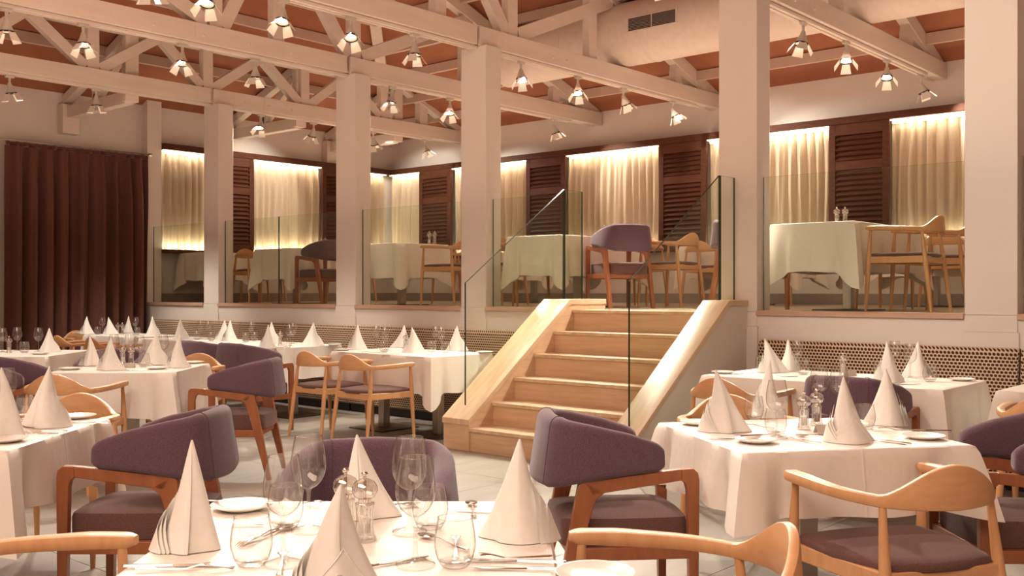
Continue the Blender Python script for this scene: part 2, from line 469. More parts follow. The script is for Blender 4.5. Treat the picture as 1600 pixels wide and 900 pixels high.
G = 'backlit cream window curtains'
def cove(x, y, w, rz, zt, zb, low=4):
    a = area('cove_light', (x, y, zt), w, .04, 36*w, (0, 0, rz), COVE)
    b = area('cove_light', (x, y, zb), w, .04, low*w, (PI, 0, rz), COVE)
for i, (x0, x1, lab) in enumerate(cur):
    xs = max(x0, XL+.14)
    curtain((xs, YB-.105), (x1, YB-.105), SZ1+.012, HB-.05, .046, M['sheer'], 'window_curtain', lab, 'curtain', 10+i, G, .135)
    cove((xs+x1)/2, YB-.165, x1-xs-.04, 0, HB-.004, SZ1+.006)
    MB().box(xs, YB-.185, HB-.014, x1, YB-.15, HB-.001).build('led_strip', M['led'], None)
lst = [o for o in bpy.data.objects if o.name.startswith('led_strip')]
curl = [(yl(243), yl(355), 'cream curtain beside the brown drape'), (yl(396), yl(503), 'cream curtain seen between the first two white columns'),
        (yl(562), YB-.3, 'narrow cream curtain of the corner window, side wall half')]
for i, (y0, y1, lab) in enumerate(curl):
    y0 = max(y0, YC+.25)
    curtain((XL+.105, y0), (XL+.105, y1), SZ1+.012, HB-.05, .046, M['sheer'], 'window_curtain', lab, 'curtain', 20+i, G, .135)
    cove(XL+.165, (y0+y1)/2, y1-y0-.04, PI/2, HB-.004, SZ1+.006, 12)
    MB().box(XL+.15, y0, HB-.014, XL+.185, y1, HB-.001).build('led_strip', M['led'], None)
heads = [o for o in bpy.data.objects if o.name.startswith('led_strip')]
tr8, tr9 = bpy.data.objects['trim_8'], bpy.data.objects['trim_9']
for o in heads: o.parent = tr8 if o in lst else tr9

# brown curtain on its rod
y0, y1 = 5.66, 7.69
bc = curtain((XL+.22, y0), (XL+.22, y1), .03, 3.27, .095, M['brown_curtain'], 'brown_curtain', 'heavy floor-length brown pleated curtain on a thin rod', 'curtain', 3, None, .215)
rod = empty('curtain_rod', (XL+.22, 0, 3.345), 0, 'thin metal curtain rod holding the brown curtain', 'rod')
MB().tube([(0, y0-.5, 0), (0, y1+.02, 0)], .009, 8).build('pole', M['steel'], rod, smooth=True)
MB().tube([(0, y1+.02, 0), (0, y1+.06, 0)], .02, 10).build('finial', M['steel'], rod, smooth='auto')
for yy in (y0-.2, y1-.02):
    MB().tube([(-.22, yy, 0), (0, yy, 0)], .008, 6).build('bracket', M['steel'], rod)
rg = None
for k in range(19):
    if rg is None:
        rg = MB().tube([(0.017*math.cos(a*PI/6), 0, .017*math.sin(a*PI/6)-.006) for a in range(13)], .0028, 5, False).build('ring', M['steel'], rod, smooth=True); o = rg
    else: o = rg.copy(); C.objects.link(o)
    o.location = (0, y0 + .03 + k*(y1-y0-.06)/18, 0)

# ------------------------------------------------------------------ roof trusses
TX = [-12.28, -9.39, -7.30, -4.235]
tl_ = ['low parallel painted timber truss nearest the brown curtain', 'white timber truss over the second column', 'white timber truss over the third column beside the stairs',
       'white timber truss over the tall column, crossing in front of the duct']
BW = .15
for i, X in enumerate(TX):
    t = empty('roof_truss', (X, 0, 0), 0, tl_[i], 'truss', None, 'thing')
    YE = YB - .02
    for s in (-1, 1):                      # bottom chord: twin planks either side of the web
        for ya, yb in ((YF+.1, 7.655), (7.70, YE)) if i < 3 else ((YF+.1, YE),):
            MB().box(s*.075-.022, ya, ZB, s*.075+.022, yb, ZB+.2).build('chord_plank', M['paint'], t, bevel=.003)
    MB().box(-.053, YF+.1, ZB+.012, .053, YE, ZB+.04).build('chord_web', M['paint'], t)
    xs = .1                                # visible face
    if i == 0:
        zt = 4.62
        MB().bar((0, YF+1.6, zt+.07), (0, 11.25, zt+.07), .14, .15, (1,0,0)).build('top_chord', M['paint'], t, bevel=.003)
        MB().bar((0, 11.2, zt+.07), (0, YE-.05, ZB+.2), .14, .14, (1,0,0)).build('top_chord', M['paint'], t, bevel=.003)
        bot = [2.85, 4.45, 6.03, 7.64, 9.27, 10.83]; topn = [2.05, 3.65, 5.23, 6.94, 8.52, 10.1, 11.2]
        for y in bot: MB().box(-.052, y-.075, ZB+.2, .052, y+.075, zt).build('post', M['paint'], t, bevel=.003)
        for y in bot: MB().box(-.053, y-.07, ZB+.04, .053, y+.07, ZB+.2).build('post_foot', M['paint'], t)
        for k, y in enumerate(bot):
            for yt in (topn[k], topn[k+1]):
                s = 1 if yt > y else -1
                MB().bar((0, y+s*.09, ZB+.22), (0, yt-s*.03, zt+.02), .1, .13, (1,0,0)).build('diagonal', M['paint'], t, bevel=.003)
        MB().box(-.06, 11.6, ZB+.2, .06, 11.78, 4.45).build('post', M['paint'], t, bevel=.003)
    else:
        ridge = min(RY+.0, 99)
        hipY = YB - (X - XL) if X - XL < YB-RY else RY
        zt = min(RZ, WT + PITCH*(X-XL)) - .22
        y_h = YB - (zt + .2 - WT)/PITCH
        MB().bar((0, YE-.02, ZB+.16), (0, y_h, zt), .12, .17, (1,0,0)).build('top_chord', M['paint'], t, bevel=.003)
        MB().bar((0, y_h+.05, zt), (0, YF + (YB-y_h), zt), .12, .17, (1,0,0)).build('top_chord', M['paint'], t, bevel=.003)
        sh_ = {1: 0.0, 2: .45, 3: .35}[i]
        v1, mid, v2 = 5.93+sh_, 6.72+sh_, 7.82+sh_
        def roof(y): return min(zt, WT + PITCH*(YB-y) - .2)
        for y in (v1, mid, v2, 9.72, 11.62, 3.9+sh_, 2.2):
            MB().box(-.052, y-.075, ZB+.2, .052, y+.075, roof(y)-.06).build('post', M['paint'], t, bevel=.003)
            MB().box(-.053, y-.07, ZB+.04, .053, y+.07, ZB+.2).build('post_foot', M['paint'], t)
        zp = min(5.35, roof(mid))
        def dg(a, b): MB().bar((0, *a), (0, *b), .1, .15, (1,0,0)).build('diagonal', M['paint'], t, bevel=.003)
        dg((v1+.09, ZB+.22), (mid-.08, zp)); dg((v2-.09, ZB+.22), (mid+.08, zp))
        yy = v2+.1 + (1.9 if i == 1 else 1.75)
        dg((v2+.1, ZB+.24), (yy, min(ZB+.24+.62*(yy-v2-.1), roof(yy))))
        yy = v1-.1-1.9
        dg((v1-.1, ZB+.24), (yy, ZB+.24+.45*1.9))
        dg((11.56, min(roof(11.6), 4.45)), (12.45, ZB+.22))
    # connection plates with bolts
    for y in ((5.2, 5.75, 6.3, 6.85) if i == 1 else (8.2, 8.6, 9.0) if i != 2 else (8.9, 9.15, 8.05)):
        b = MB().lathe([(.018,0),(.018,.008),(.008,.014),(.001,.014)], 8)
        b.v = [(.097+p[2], y+p[0], ZB+.08+p[1]) for p in b.v]
        b.build('bolt', M['paint'], t)
        MB().box(.0971, y-.09, ZB+.02, .099, y+.06, ZB+.18).build('plate', M['paint'], t, bevel=.0005)
    # lighting track
    tr = empty('light_track', (X, 0, ZB), 0, ['white lighting track under the truss nearest the brown curtain', 'white lighting track under the second truss',
        'white lighting track under the third truss', 'white lighting track under the truss over the tall column'][i], 'track', 'lighting tracks under the trusses')
    ye = [11.9, 12.0, 12.1, 12.2][i]
    MB().box(-.045, 1.5, -.03, -.008, ye, 0).build('rail', M['paint'], tr)
    MB().box(.008, 1.5, -.03, .045, ye, 0).build('rail', M['paint'], tr)
    MB().box(-.008, 1.5, -.012, .008, ye, 0).build('channel', M['fixture'], tr)
# short jack trusses between the curtain-side wall and the first truss
for k, y in enumerate((6.58, 9.25, 11.2)):
    j = empty('jack_truss', (0, y, 0), 0, ['short painted jack truss above the brown curtain', 'short painted jack truss over the first column', 'short painted jack truss deepest in the corner'][k], 'truss', 'short jack trusses', 'thing')
    x0, x1 = XL+.01, TX[0]-.1
    MB().bar((x0, 0, ZB-.06), (x1, 0, ZB-.06), .12, .16, (0,1,0)).build('bottom_chord', M['paint'], j, bevel=.003)
    MB().bar((x0, 0, ZB+.12), (x1, 0, 4.66), .12, .12, (0,1,0)).build('top_chord', M['paint'], j, bevel=.003)
    MB().bar((x0+.9, 0, ZB+.02), (x1-.1, 0, 4.5), .1, .11, (0,1,0)).build('diagonal', M['paint'], j, bevel=.003)
    MB().box(x0+.85, -.05, ZB+.02, x0+.97, .05, 4.3).build('post', M['paint'], j, bevel=.003)
    MB().box(x0, -.12, ZB-.36, x0+.14, .12, ZB+.05).build('corbel', M['paint'], j, bevel=.003)
    MB().box(x1-.02, -.09, ZB-.12, x1+.08, .09, 4.62).build('hanger', M['paint'], j, bevel=.003)

# air duct
du = empty('air_duct', (0, 10.37, 4.5), 0, 'fat round cream air duct running through the trusses', 'duct', None, 'thing')
x = -9.2
while x < XR-.1:
    x2 = min(x+1.2, XR-.02)
    MB().lathe([(.385,0),(.385,1)], 40, cap=True)
    m = MB().lathe([(.385,0),(.385,x2-x)], 40, cap=True); m.v = [(p[2]+x, p[0], p[1]) for p in m.v]
    m.build('duct_section', M['paint'], du, smooth='auto')
    m = MB().lathe([(.386,-.012),(.392,-.006),(.392,.006),(.386,.012)], 40); m.v = [(p[2]+x2-.001, p[0], p[1]) for p in m.v]
    m.build('seam', M['paint'], du, smooth=True)
    x = x2
gx0, gx1 = x_on_y(984, 10.0), x_on_y(1057, 10.0)
gr = MB().box(gx0-.02, 0, -.01, gx1+.02, .014, .165).build('vent_grille', M['paint'], du, bevel=.002)
for k in range(9):
    MB().box(gx0, -.004, .006+k*.0165, (gx0+gx1)/2-.008, 0.002, .017+k*.0165).build('louvre', M['black'], gr)
    MB().box((gx0+gx1)/2+.008, -.004, .006+k*.0165, gx1, 0.002, .017+k*.0165).build('louvre', M['black'], gr)
gr.location = (0, -.397, -.085)

# ------------------------------------------------------------------ staircase
st = empty('staircase', (-5.075, 6.05, 0), 0, 'six-step travertine staircase up to the raised dining floor', 'staircase', None, 'thing')
SX0, SX1 = -5.79+5.075, -4.36+5.075
R_, T_ = PF/6, .278
for k in range(6):
    y = .02 + k*T_
    z = R_*(k+1)
    tr = MB().box(SX0, y-.018, z-.03, SX1, y + (T_+.02 if k < 5 else .30), z).build('tread', M['stone_cap'], st, bevel=.004)
    MB().box(SX0, y, z-R_, SX1, y+.03, z-.03).build('riser', M['stone'], st, bevel=.001)
SL = (PF+.1-.27)/(5*T_)
for s, x0, x1 in ((-1, -6.08+5.075, SX0), (1, SX1, -4.14+5.075)):
    ye = 5*T_ - .03
    prof = [(0, 0), (YC-6.05-.001, 0), (YC-6.05-.001, PF+.055), (ye, PF+.055), (0, .225)]
    MB().prism(prof, x0, x1).build('curb', M['stone'] if s < 0 else M['plaster'], st, bevel=.003)
    MB().box(x0, YC-6.05+.001, PF-.03, x1, YC-6.05+.24, PF+.054).build('curb_end', M['stone'], st, bevel=.002)
    if s > 0:
        MB().box(x0, -.002, 0, x1, .14, .22).build('newel_block', M['stone'], st)
        MB().prism([(0,.0),(ye,PF-.25),(YC-6.05-.01,PF-.25),(YC-6.05-.01,PF+.05),(ye,PF+.05),(0,.22)], x0-.004, x0).build('inner_facing', M['stone'], st)
    else:
        MB().prism([(0,.0),(ye,PF-.25),(YC-6.05-.01,PF-.25),(YC-6.05-.01,PF+.05),(ye,PF+.05),(0,.22)], x0-.004, x0).build('outer_facing', M['plaster'], st)
    MB().prism([(-.012,.215),(ye,PF+.05),(YC-6.05+.24,PF+.05),(YC-6.05+.24,PF+.098),(ye-.02,PF+.098),(-.012,.262)], x0-.012, x1+.012).build('coping', M['stone_cap'], st, bevel=.003)

# ------------------------------------------------------------------ glass balustrades
def pane(pts, thick, normal, label, loc):
    o = Vector(normal)*thick/2
    n = len(pts); m = MB()
    A = [Vector(p)-o for p in pts]; B = [Vector(p)+o for p in pts]
    m.add(A+B, [tuple(range(n)), tuple(range(2*n-1, n-1, -1))], 0)
    m.add(A+B, [(i, (i+1) % n, n+(i+1) % n, n+i) for i in range(n)], 1)
    ob = m.build('glass_balustrade', None, None, mats=[M['pane'], M['pane_edge']])
    tag(ob, label, 'balustrade', 'frameless glass balustrades')
    return ob
GZ0, GZ1 = PF+.012, 2.285
YG = YC+.10
def gpane(x0, x1, label):
    pane([(x0,YG,GZ0),(x1,YG,GZ0),(x1,YG,GZ1),(x0,YG,GZ1)], .014, (0,1,0), label, None)
xs = x_on_y(436, YG)
gpane(XL+.165, COLX[0]-CW/2-.004, 'frameless glass pane beside the brown curtain')
gpane(COLX[0]+CW/2+.01, xs-.004, 'frameless glass pane just right of the first column')
gpane(xs+.004, COLX[1]-CW/2-.004, 'frameless glass pane before the purple armchair upstairs')
gpane(COLX[1]+CW/2+.01, COLX[2]-CW/2-.004, 'frameless glass pane between the second and third columns')
gpane(COLX[2]+CW/2+.01, -5.97, 'frameless glass pane from the third column to the stair')
gpane(COLX[3]+CW/2+.01, COLX[4]-CW/2-.004, 'widest frameless glass pane before the table with two mills')
gpane(COLX[4]+CW/2+.01, .6, 'frameless glass pane beyond the broad right column')
def cop(y): return min(.262 + (PF+.098-.262)/(5*T_-.03)*(y-6.05), PF+.098) + .001
for X, ya, yb, lab in ((-5.95, 6.174, 7.51, 'sloping glass pane on the left side of the stairs'), (-4.25, 6.138, 7.44, 'sloping glass pane on the right side of the stairs')):
    yk = 6.05+5*T_-.03
    pane([(X,ya,cop(ya)),(X,yk,cop(yk)),(X,yb,cop(yb)),(X,yb,GZ1),(X,ya,1.395)], .016, (1,0,0), lab, None)
pane([(-5.95,7.53,PF+.1),(-5.95,YG-.02,PF+.1),(-5.95,YG-.02,GZ1),(-5.95,7.53,GZ1)], .014, (1,0,0), 'short return glass pane at the top of the stair, left', None)
pane([(-4.25,7.46,PF+.1),(-4.25,YC-.03,PF+.1),(-4.25,YC-.03,GZ1),(-4.25,7.46,GZ1)], .014, (1,0,0), 'short return glass pane against the tall column', None)

# ------------------------------------------------------------------ banquettes
def banquette(x0, x1, label):
    w = x1-x0
    r = empty('banquette', (x0, 7.18, 0), 0, label, 'banquette', 'spotted banquettes along the platform')
    MB().box(.01, .06, 0, w-.01, .5, .09).build('plinth', M['black'], r)
    MB().box(.0, .02, .09, w, .52, .33).build('seat_base', M['spotted'], r, bevel=.01)
    MB().box(.0, 0, .33, w, .44, .46).build('seat_cushion', M['spotted'], r, bevel=.03)
    p = [(.40,.46),(.44,.88),(.45,.91),(.475,.925),(.51,.925),(.535,.90),(.535,.33),(.44,.33)]
    MB().prism(p, 0, w).build('backrest', M['spotted'], r, smooth='auto', bevel=.012)
for a, b, lab in ((XL+.42, -11.45, 'spotted banquette by the brown curtain'), (-11.44, -8.75, 'spotted banquette behind the two purple chairs'), (-8.74, -6.11, 'spotted banquette beside the stairs'),
                  (-3.99, -2.0, 'spotted banquette under the widest glass pane'), (-1.99, .2, 'spotted banquette cut by the right frame edge')):
    banquette(a, b, lab)

# ================================================================== CHAIRS
def section_sweep(path, sec):              # path: points; sec(k, t) -> list of (outward, up_abs_z)
    rings = []; n = len(path)
    for k in range(n):
        t = (path[min(k+1, n-1)] - path[max(k-1, 0)]).normalized()
        out = Vector((t.y, -t.x, 0)).normalized()
        rings.append([(path[k].x + out.x*a, path[k].y + out.y*a, z) for a, z in sec(k, k/(n-1))])
    return rings
def lerp_table(tab, t):
    for (t0, *a), (t1, *b) in zip(tab, tab[1:]):
        if t <= t1:
            q = (t-t0)/(t1-t0) if t1 > t0 else 0
            return [x + (y-x)*q for x, y in zip(a, b)]
    return list(tab[-1][1:])
def cushion(outline, levels):
    rings = [[(x*s + ox*0, (y-cy)*s + cy, z) for x, y in outline] for (s, z) in levels for ox, cy in [(0, .02)]]
    return MB().loft(rings, True)
def trap(front, rear, y0, y1, r=.06, n=5, bow=.02):
    pts = []
    corners = [(front, y1), (-front, y1), (-rear, y0), (rear, y0)]
    for i in range(4):
        p = Vector(corners[i]); a = Vector(corners[i-1]); b = Vector(corners[(i+1) % 4])
        da = (a-p).normalized()*r; db = (b-p).normalized()*r
        for k in range(n+1):
            t = k/n
            q = (p+da)*(1-t)**2 + p*2*t*(1-t) + (p+db)*t*t
            pts.append((q.x, q.y))
        # a gently bowed edge towards the next corner
        for k in (1, 2, 3):
            t = k/4; q = (p+db)*(1-t) + (b-(b-p).normalized()*r)*t
            o = Vector(((b-p).y, -(b-p).x)).normalized()
            q = q + o*(-bow)*4*t*(1-t)*(-1)
            pts.append((q.x, q.y))
    return pts
def make_round_chair():
    r = empty('beech_armchair', (0,0,0), 0, 'x', 'chair')
    half = [(.272,.245,0),(.278,.16,0),(.277,.06,0),(.262,-.06,0),(.212,-.17,0),(.125,-.24,0),(0,-.268,0)]
    full = half + [(-x, y, 0) for x, y, _ in reversed(half[:-1])]
    path = catmull(full, 7)
    n = len(path)
    # t, width, bottom, top, lean of the top
    tab = [(0,.030,.678,.700,0),(.03,.056,.670,.706,0),(.12,.058,.666,.706,0),(.24,.046,.660,.697,0),(.335,.034,.652,.690,0),(.41,.028,.658,.735,.006),(.5,.026,.668,.785,.012)]
    def sec(k, t):
        q = t if t <= .5 else 1-t
        w, zb, zt, ln = lerp_table(tab, q)
        if q > .335:
            u = (q-.335)/.165; zt = .690 + .098*math.sin(u*PI/2)**1.5; zb = .652 - .004*u; ln = .012*u
        c = min(w, zt-zb)*.32
        h = zt-zb
        P = []
        for a, z in rrect(w, h, c, 2): P.append((a + ln*(z/h+.5), (zb+zt)/2+z))
        return P
    rings = section_sweep(path, sec)
    i0 = int(n*.333); i1 = n-1-i0
    MB().loft(rings[:i0+1]).build('armrest', M['beech'], r, smooth='auto')
    MB().loft(rings[i1:]).build('armrest', M['beech'], r, smooth='auto')
    MB().loft(rings[i0:i1+1]).build('crest_rail', M['beech_crest'], r, smooth='auto')
    for s in (-1, 1):
        def leg(a, b, jz, name='leg'):
            A = Vector(a); B = Vector(b)
            ts = [0, .2, .5, .62, .75, .9, 1]
            rs = [.0115, .0155, .0195, .020, .018, .0135, .0115]
            MB().tube([A.lerp(B, t) for t in ts], rs, 12).build('leg', M['beech'], r, smooth='auto')
        leg((s*.272, .25, 0), (s*.262, .212, .675), 0)
        leg((s*.235, -.262, 0), (s*.203, -.178, .668), 0)
        MB().bar((s*.263, .215, .428), (s*.215, -.20, .428), .024, .055, (1,0,0)).build('seat_rail', M['beech'], r, bevel=.004)
    MB().bar((-.263, .222, .428), (.263, .222, .428), .024, .055, (0,1,0)).build('seat_rail', M['beech_crest'], r, bevel=.004)
    MB().bar((-.215, -.208, .428), (.215, -.208, .428), .024, .055, (0,1,0)).build('seat_rail', M['beech_crest'], r, bevel=.004)
    cushion(trap(.262, .205, -.212, .24), [(.985,.448),(1.0,.455),(1.0,.468),(.965,.479),(.8,.487),(.45,.491),(.05,.492)]).build('seat', M['brown_seat'], r, smooth=True)
    return Proto(r)
def make_purple_chair():
    r = empty('purple_armchair', (0,0,0), 0, 'x', 'chair')
    half = [(.232,.155,0),(.238,.06,0),(.240,-.06,0),(.230,-.165,0),(.188,-.243,0),(.095,-.272,0),(0,-.279,0)]
    full = half + [(-x, y, 0) for x, y, _ in reversed(half[:-1])]
    path = catmull(full, 6)
    tab = [(0,.044,.648,.722,.0),(.03,.060,.632,.744,.0),(.12,.062,.622,.785,.006),(.22,.064,.602,.816,.016),(.34,.072,.572,.839,.028),(.5,.072,.565,.845,.036)]
    def sec(k, t):
        w, zb, zt, ln = lerp_table(tab, t if t <= .5 else 1-t)
        h = zt-zb; P = []
        for a, z in rrect(w, h, w*.46, 4):
            q = z/h + .5
            belly = .014*math.sin(q*PI)
            P.append((a*(1-.25*(q-.5)) + ln*(q-.35) + (belly if a > 0 else 0), zb + h/2 + z))
        return P
    rings = section_sweep(path, sec)
    bk = MB().loft(rings).build('backrest', M['purple'], r, smooth=True); bk.data.set_sharp_from_angle(angle=math.radians(70))
    # stitched seams of the back
    for s in (-1, 1):
        k = int(len(path)*.36) if s > 0 else len(path)-1-int(len(path)*.36)
        ring = [Vector(p) for p in rings[k]]
        c = sum(ring, Vector())/len(ring)
        MB().tube([c + (p-c)*1.006 for p in ring] + [c + (ring[0]-c)*1.006], .0018, 4, False).build('seam', M['brown_seat'], r)
    w = .036
    for s in (-1, 1):
        x0, x1 = s*.236-w/2, s*.236+w/2
        MB().prism([(.258,0),(.288,0),(.293,.60),(.288,.628),(.270,.644),(.225,.643),(.222,.600),(.238,.588),(.246,.56)], x0, x1).build('leg', M['cherry'], r, bevel=.003)
        MB().prism([(.225,.643),(.222,.600),(-.07,.560),(-.125,.553),(-.155,.603)], x0, x1).build('armrest', M['cherry'], r, bevel=.003)
        MB().prism([(-.176,.592),(-.155,.603),(-.075,.560),(-.108,.535),(-.122,.50),(-.258,0),(-.288,0)], x0, x1).build('leg', M['cherry'], r, bevel=.003)
        MB().bar((s*.236, .268, .325), (s*.236, -.185, .325), .03, .05, (1,0,0)).build('seat_rail', M['cherry'], r, bevel=.003)
    MB().bar((-.22, .268, .325), (.22, .268, .325), .026, .05, (0,1,0)).build('seat_rail', M['cherry'], r, bevel=.003)
    MB().bar((-.22, -.19, .325), (.22, -.19, .325), .026, .05, (0,1,0)).build('seat_rail', M['cherry'], r, bevel=.003)
    cushion(trap(.218, .205, -.235, .262, .05, 5, .01), [(.97,.345),(1.0,.352),(1.0,.435),(.975,.452),(.85,.462),(.45,.468),(.05,.469)]).build('seat', M['brown_seat'], r, smooth='auto')
    return Proto(r)
RC, PC = make_round_chair(), make_purple_chair()
def rc(x, y, rz, label, z=0, group='round-back beech armchairs'): return RC.place((x, y, z), rz, label, group)
def pc(x, y, rz, label, z=0, group='purple upholstered armchairs'): return PC.place((x, y, z), rz, label, group)
def ch(kind, r, d, fr, fd, label): 
    x, y = cw(r, d); (rc if kind == 'w' else pc)(x, y, face(fr, fd), label)
UP = 0.0                                    # facing +y, towards the platform
# around the front table, number 25 and the others seen close
ch('p', -.44, 3.08, 0, -1, 'purple armchair tucked behind the front table, only its rounded back showing')
ch('w', .385, 2.35, -1, .03, 'beech armchair in front of the purple one, its long arm reaching to the front table')
ch('w', -1.205, 2.315, 1, 0, 'beech armchair cut by the left edge, one arm end beside the front table')
ch('p', .40, 4.10, .99, .11, 'purple armchair drawn up to the stairs side of table 25')
ch('w', 1.295, 3.38, -.29, .957, 'beech armchair with brown cushion, back turned, before table 25')
ch('w', 1.12, 5.05, 0, -1, 'beech armchair on the far side of table 25, top edge of its crest brightly lit')
ch('p', 2.05, 4.05, -1, 0, 'purple armchair cut by the right edge beside table 25')
ch('p', -1.48, 4.19, -1, 0, 'purple armchair at the creased-cloth table, seat in full view')
ch('w', -2.28, 5.1, 0, -1, 'beech armchair behind the creased-cloth table, orange curved crest lit')
ch('w', -2.97, 6.82, .03, 1, 'beech armchair, back turned, before the mid-room table with trailing corner')
ch('p', -1.98, 7.35, -1, 0, 'purple armchair at the trailing-corner table, all four legs on the bare floor')
ch('p', -3.62, 7.40, 1, 0, 'purple armchair cut by the left edge at the mid-room table')
ch('p', -3.27, 8.26, 0, -1, 'purple armchair half hidden behind two napkins of the mid-room table')
ch('w', -2.72, 8.55, 0, -1, 'beech armchair tucked behind the mid-room table beside its cone napkin')
# along the banquette tables
rc(-3.2, 5.82, UP, 'dark beech armchair tucked under the banquette table behind table 25')
pc(-2.39, 5.80, UP, 'purple armchair tucked under the banquette table behind table 25')
rc(-1.36, 5.9, UP, 'beech armchair cut by the right edge, a bit of crest at the end table')
rc(-6.76, 5.84, UP, 'light beech armchair nearer the stairs at the stair-side banquette table')
rc(-7.42, 5.88, UP, 'light beech armchair farther from the stairs at the stair-side banquette table')
pc(-8.2, 5.6, UP, 'purple armchair at the long banquette table, nearer the pale beech pair')
pc(-8.87, 5.6, UP, 'purple armchair at the long banquette table, its neighbour toward the brown curtain')
rc(-13.42, 6.5, -PI/2, 'dim beech armchair against the brown curtain')
rc(-12.3, 5.86, UP, 'beech armchair before the curtain-corner table, arm edge catching light')
rc(-11.45, 5.86, UP, 'beech armchair before the curtain-corner table, second from the curtain')
# raised floor
zc = PF
rc(-12.3, 8.45, -PI/2, 'beech armchair upstairs beside the first column', zc)
pc(-10.75, 8.45, PI/2, 'purple armchair upstairs left of the second column', zc)
rc(-8.3, 8.4, PI/2, 'beech armchair upstairs just left of the third column', zc)
rc(-8.2, 9.1, PI/2, 'beech armchair upstairs behind the third column edge', zc)
pc(-6.0, 8.5, PI/2-.5, 'purple armchair standing at the head of the stairs', zc)
rc(-5.85, 9.25, PI/2, 'beech armchair upstairs just behind the purple one at the stair head', zc)
rc(-6.42, 10.98, UP, 'small beech armchair, back turned, at the rear table above the stairs', zc)
rc(-5.72, 10.98, UP, 'small beech armchair against the sloping right stair glass', zc)
rc(-3.05, 8.42, PI/2, 'beech armchair beside the raised table with two mills, nearer the glass', zc)
rc(-3.0, 9.15, PI/2, 'beech armchair beside the raised table with two mills, second from the glass', zc)
rc(-3.55, 11.0, UP, 'pale lit beech armchair at the rear table beyond the right column', zc)
pc(-4.55, 8.5, -PI/2, 'purple armchair upstairs hidden mostly by the tall column', zc)
rc(-7.4, 8.5, -PI/2, 'beech armchair upstairs peeping out right of the third column', zc)
rc(-9.35, 9.6, PI, 'beech armchair behind the raised table between second and third columns', zc)
rc(-6.75, 9.95, PI, 'beech armchair behind the raised table left of the stair head', zc)
rc(-11.55, 9.6, PI, 'beech armchair behind the raised table between first and second columns', zc)
rc(-3.75, 9.95, PI, 'beech armchair behind the raised table with two mills', zc)
rc(-13.6, 9.5, PI, 'dark beech armchair behind the raised corner table', zc)

# ================================================================== TABLES AND CLOTHS
TZ = .75
def table(cx, cy, rz, a, b, label, clabel, z0=0, h=.33, seed=0, two=False, tipdrop=.15):
    t = empty('dining_table', (cx, cy, z0), rz, label, 'table', 'cloth-covered dining tables')
    MB().box(-a+.01, -b+.01, TZ-.035, a-.01, b-.01, TZ-.006).build('tabletop', M['dark_wood'], t, bevel=.004)
    for x in ((0,) if not two else (-a*.55, a*.55)):
        MB().box(x-.04, -.04, .012, x+.04, .04, TZ-.035).build('column', M['steel'], t, bevel=.004)
        MB().box(x-.24, -.24, 0, x+.24, .24, .012).build('base_plate', M['plate_steel'], t, bevel=.003)
    rnd = random.Random(seed)
    ph = [rnd.uniform(0, 6.28) for _ in range(8)]
    n = 40; K = 9
    per = []                                # perimeter points with outward normal and distance to the nearest corner
    def side(p, q, nx, ny):
        L = math.hypot(q[0]-p[0], q[1]-p[1])
        for i in range(n):
            u = i/n
            per.append((p[0]+(q[0]-p[0])*u, p[1]+(q[1]-p[1])*u, nx, ny, min(u, 1-u)*L, 0 if u < .5 else 1))
    c = [(a,-b),(a,b),(-a,b),(-a,-b)]
    side(c[0], c[1], 1, 0); side(c[1], c[2], 0, 1); side(c[2], c[3], -1, 0); side(c[3], c[0], 0, -1)
    rings = []
    N = len(per)
    for k in range(K+2):
        row = []
        for i, (x, y, nx, ny, dc, _) in enumerate(per):
            if dc < 1e-6:
                pv = per[i-1]; nx, ny = (nx+pv[2])/1.414, (ny+pv[3])/1.414
            w = max(0, 1-dc/.16)
            if k == 0: row.append((x*.985, y*.985, TZ)); continue
            t_ = (k-1)/K
            hem = h + tipdrop*w + .006*math.sin(i*.23+ph[0])
            o = .006 + .030*t_ + t_*(.012*math.sin(i*.36+ph[1]) + .010*math.sin(i*.15+ph[2]))
            o += t_**.8*(.070*w) - .062*t_*math.exp(-((dc-.135)/.045)**2)
            cr = .0 if k > 1 else -.004
            mx = nx; my = ny
            if 0 < dc < .16:                 # near a corner the cloth swings to the diagonal
                sx, sy = (1 if x > 0 else -1)/1.414, (1 if y > 0 else -1)/1.414
                mx = nx*(1-w*.6) + sx*w*.6; my = ny*(1-w*.6) + sy*w*.6
            zz = TZ + .002 - (.006 if k == 1 else 0) - hem*t_
            if k == 1: o = .004
            row.append((x + mx*(o+cr*0), y + my*o, zz))
        rings.append(row)
    m = MB().loft(rings, False)
    # flat top with pressed creases
    m.add([p for p in rings[0]], [tuple(range(N))])
    cl = m.build('tablecloth', M['cloth'], None, smooth='auto')
    cl.data.set_sharp_from_angle(angle=math.radians(55))
    cl.location = (cx, cy, z0+.001); cl.rotation_euler = (0, 0, rz)
    tag(cl, clabel, 'tablecloth', 'white tablecloths')
    return t
def ctab(r0, r1, d0, d1, **k):              # squared to the viewer
    x, y = cw((r0+r1)/2, (d0+d1)/2)
    return table(x, y, math.atan2(SN, CS), (r1-r0)/2, (d1-d0)/2, **k)
def btab(x0, x1, y0, y1, **k):
    return table((x0+x1)/2, (y0+y1)/2, 0, (x1-x0)/2, (y1-y0)/2, **k)
ctab(-.80, .085, 1.89, 2.773, label='front dining table, its near edge below the frame', clabel='white cloth of the front table, brightly lit', seed=1)
x, y = cw(1.185, 4.105)
table(x, y, math.atan2(SN, CS)+math.radians(11.7), .462, .43, 'table numbered 25, before the beech chair with its back turned', 'white cloth on table 25, front side in shade', seed=2, h=.24, tipdrop=.04)
btab(-3.61, -2.01, 6.09, 6.90, label='wide banquette table behind table 25', clabel='white cloth on the wide banquette table behind table 25', seed=3, two=True)
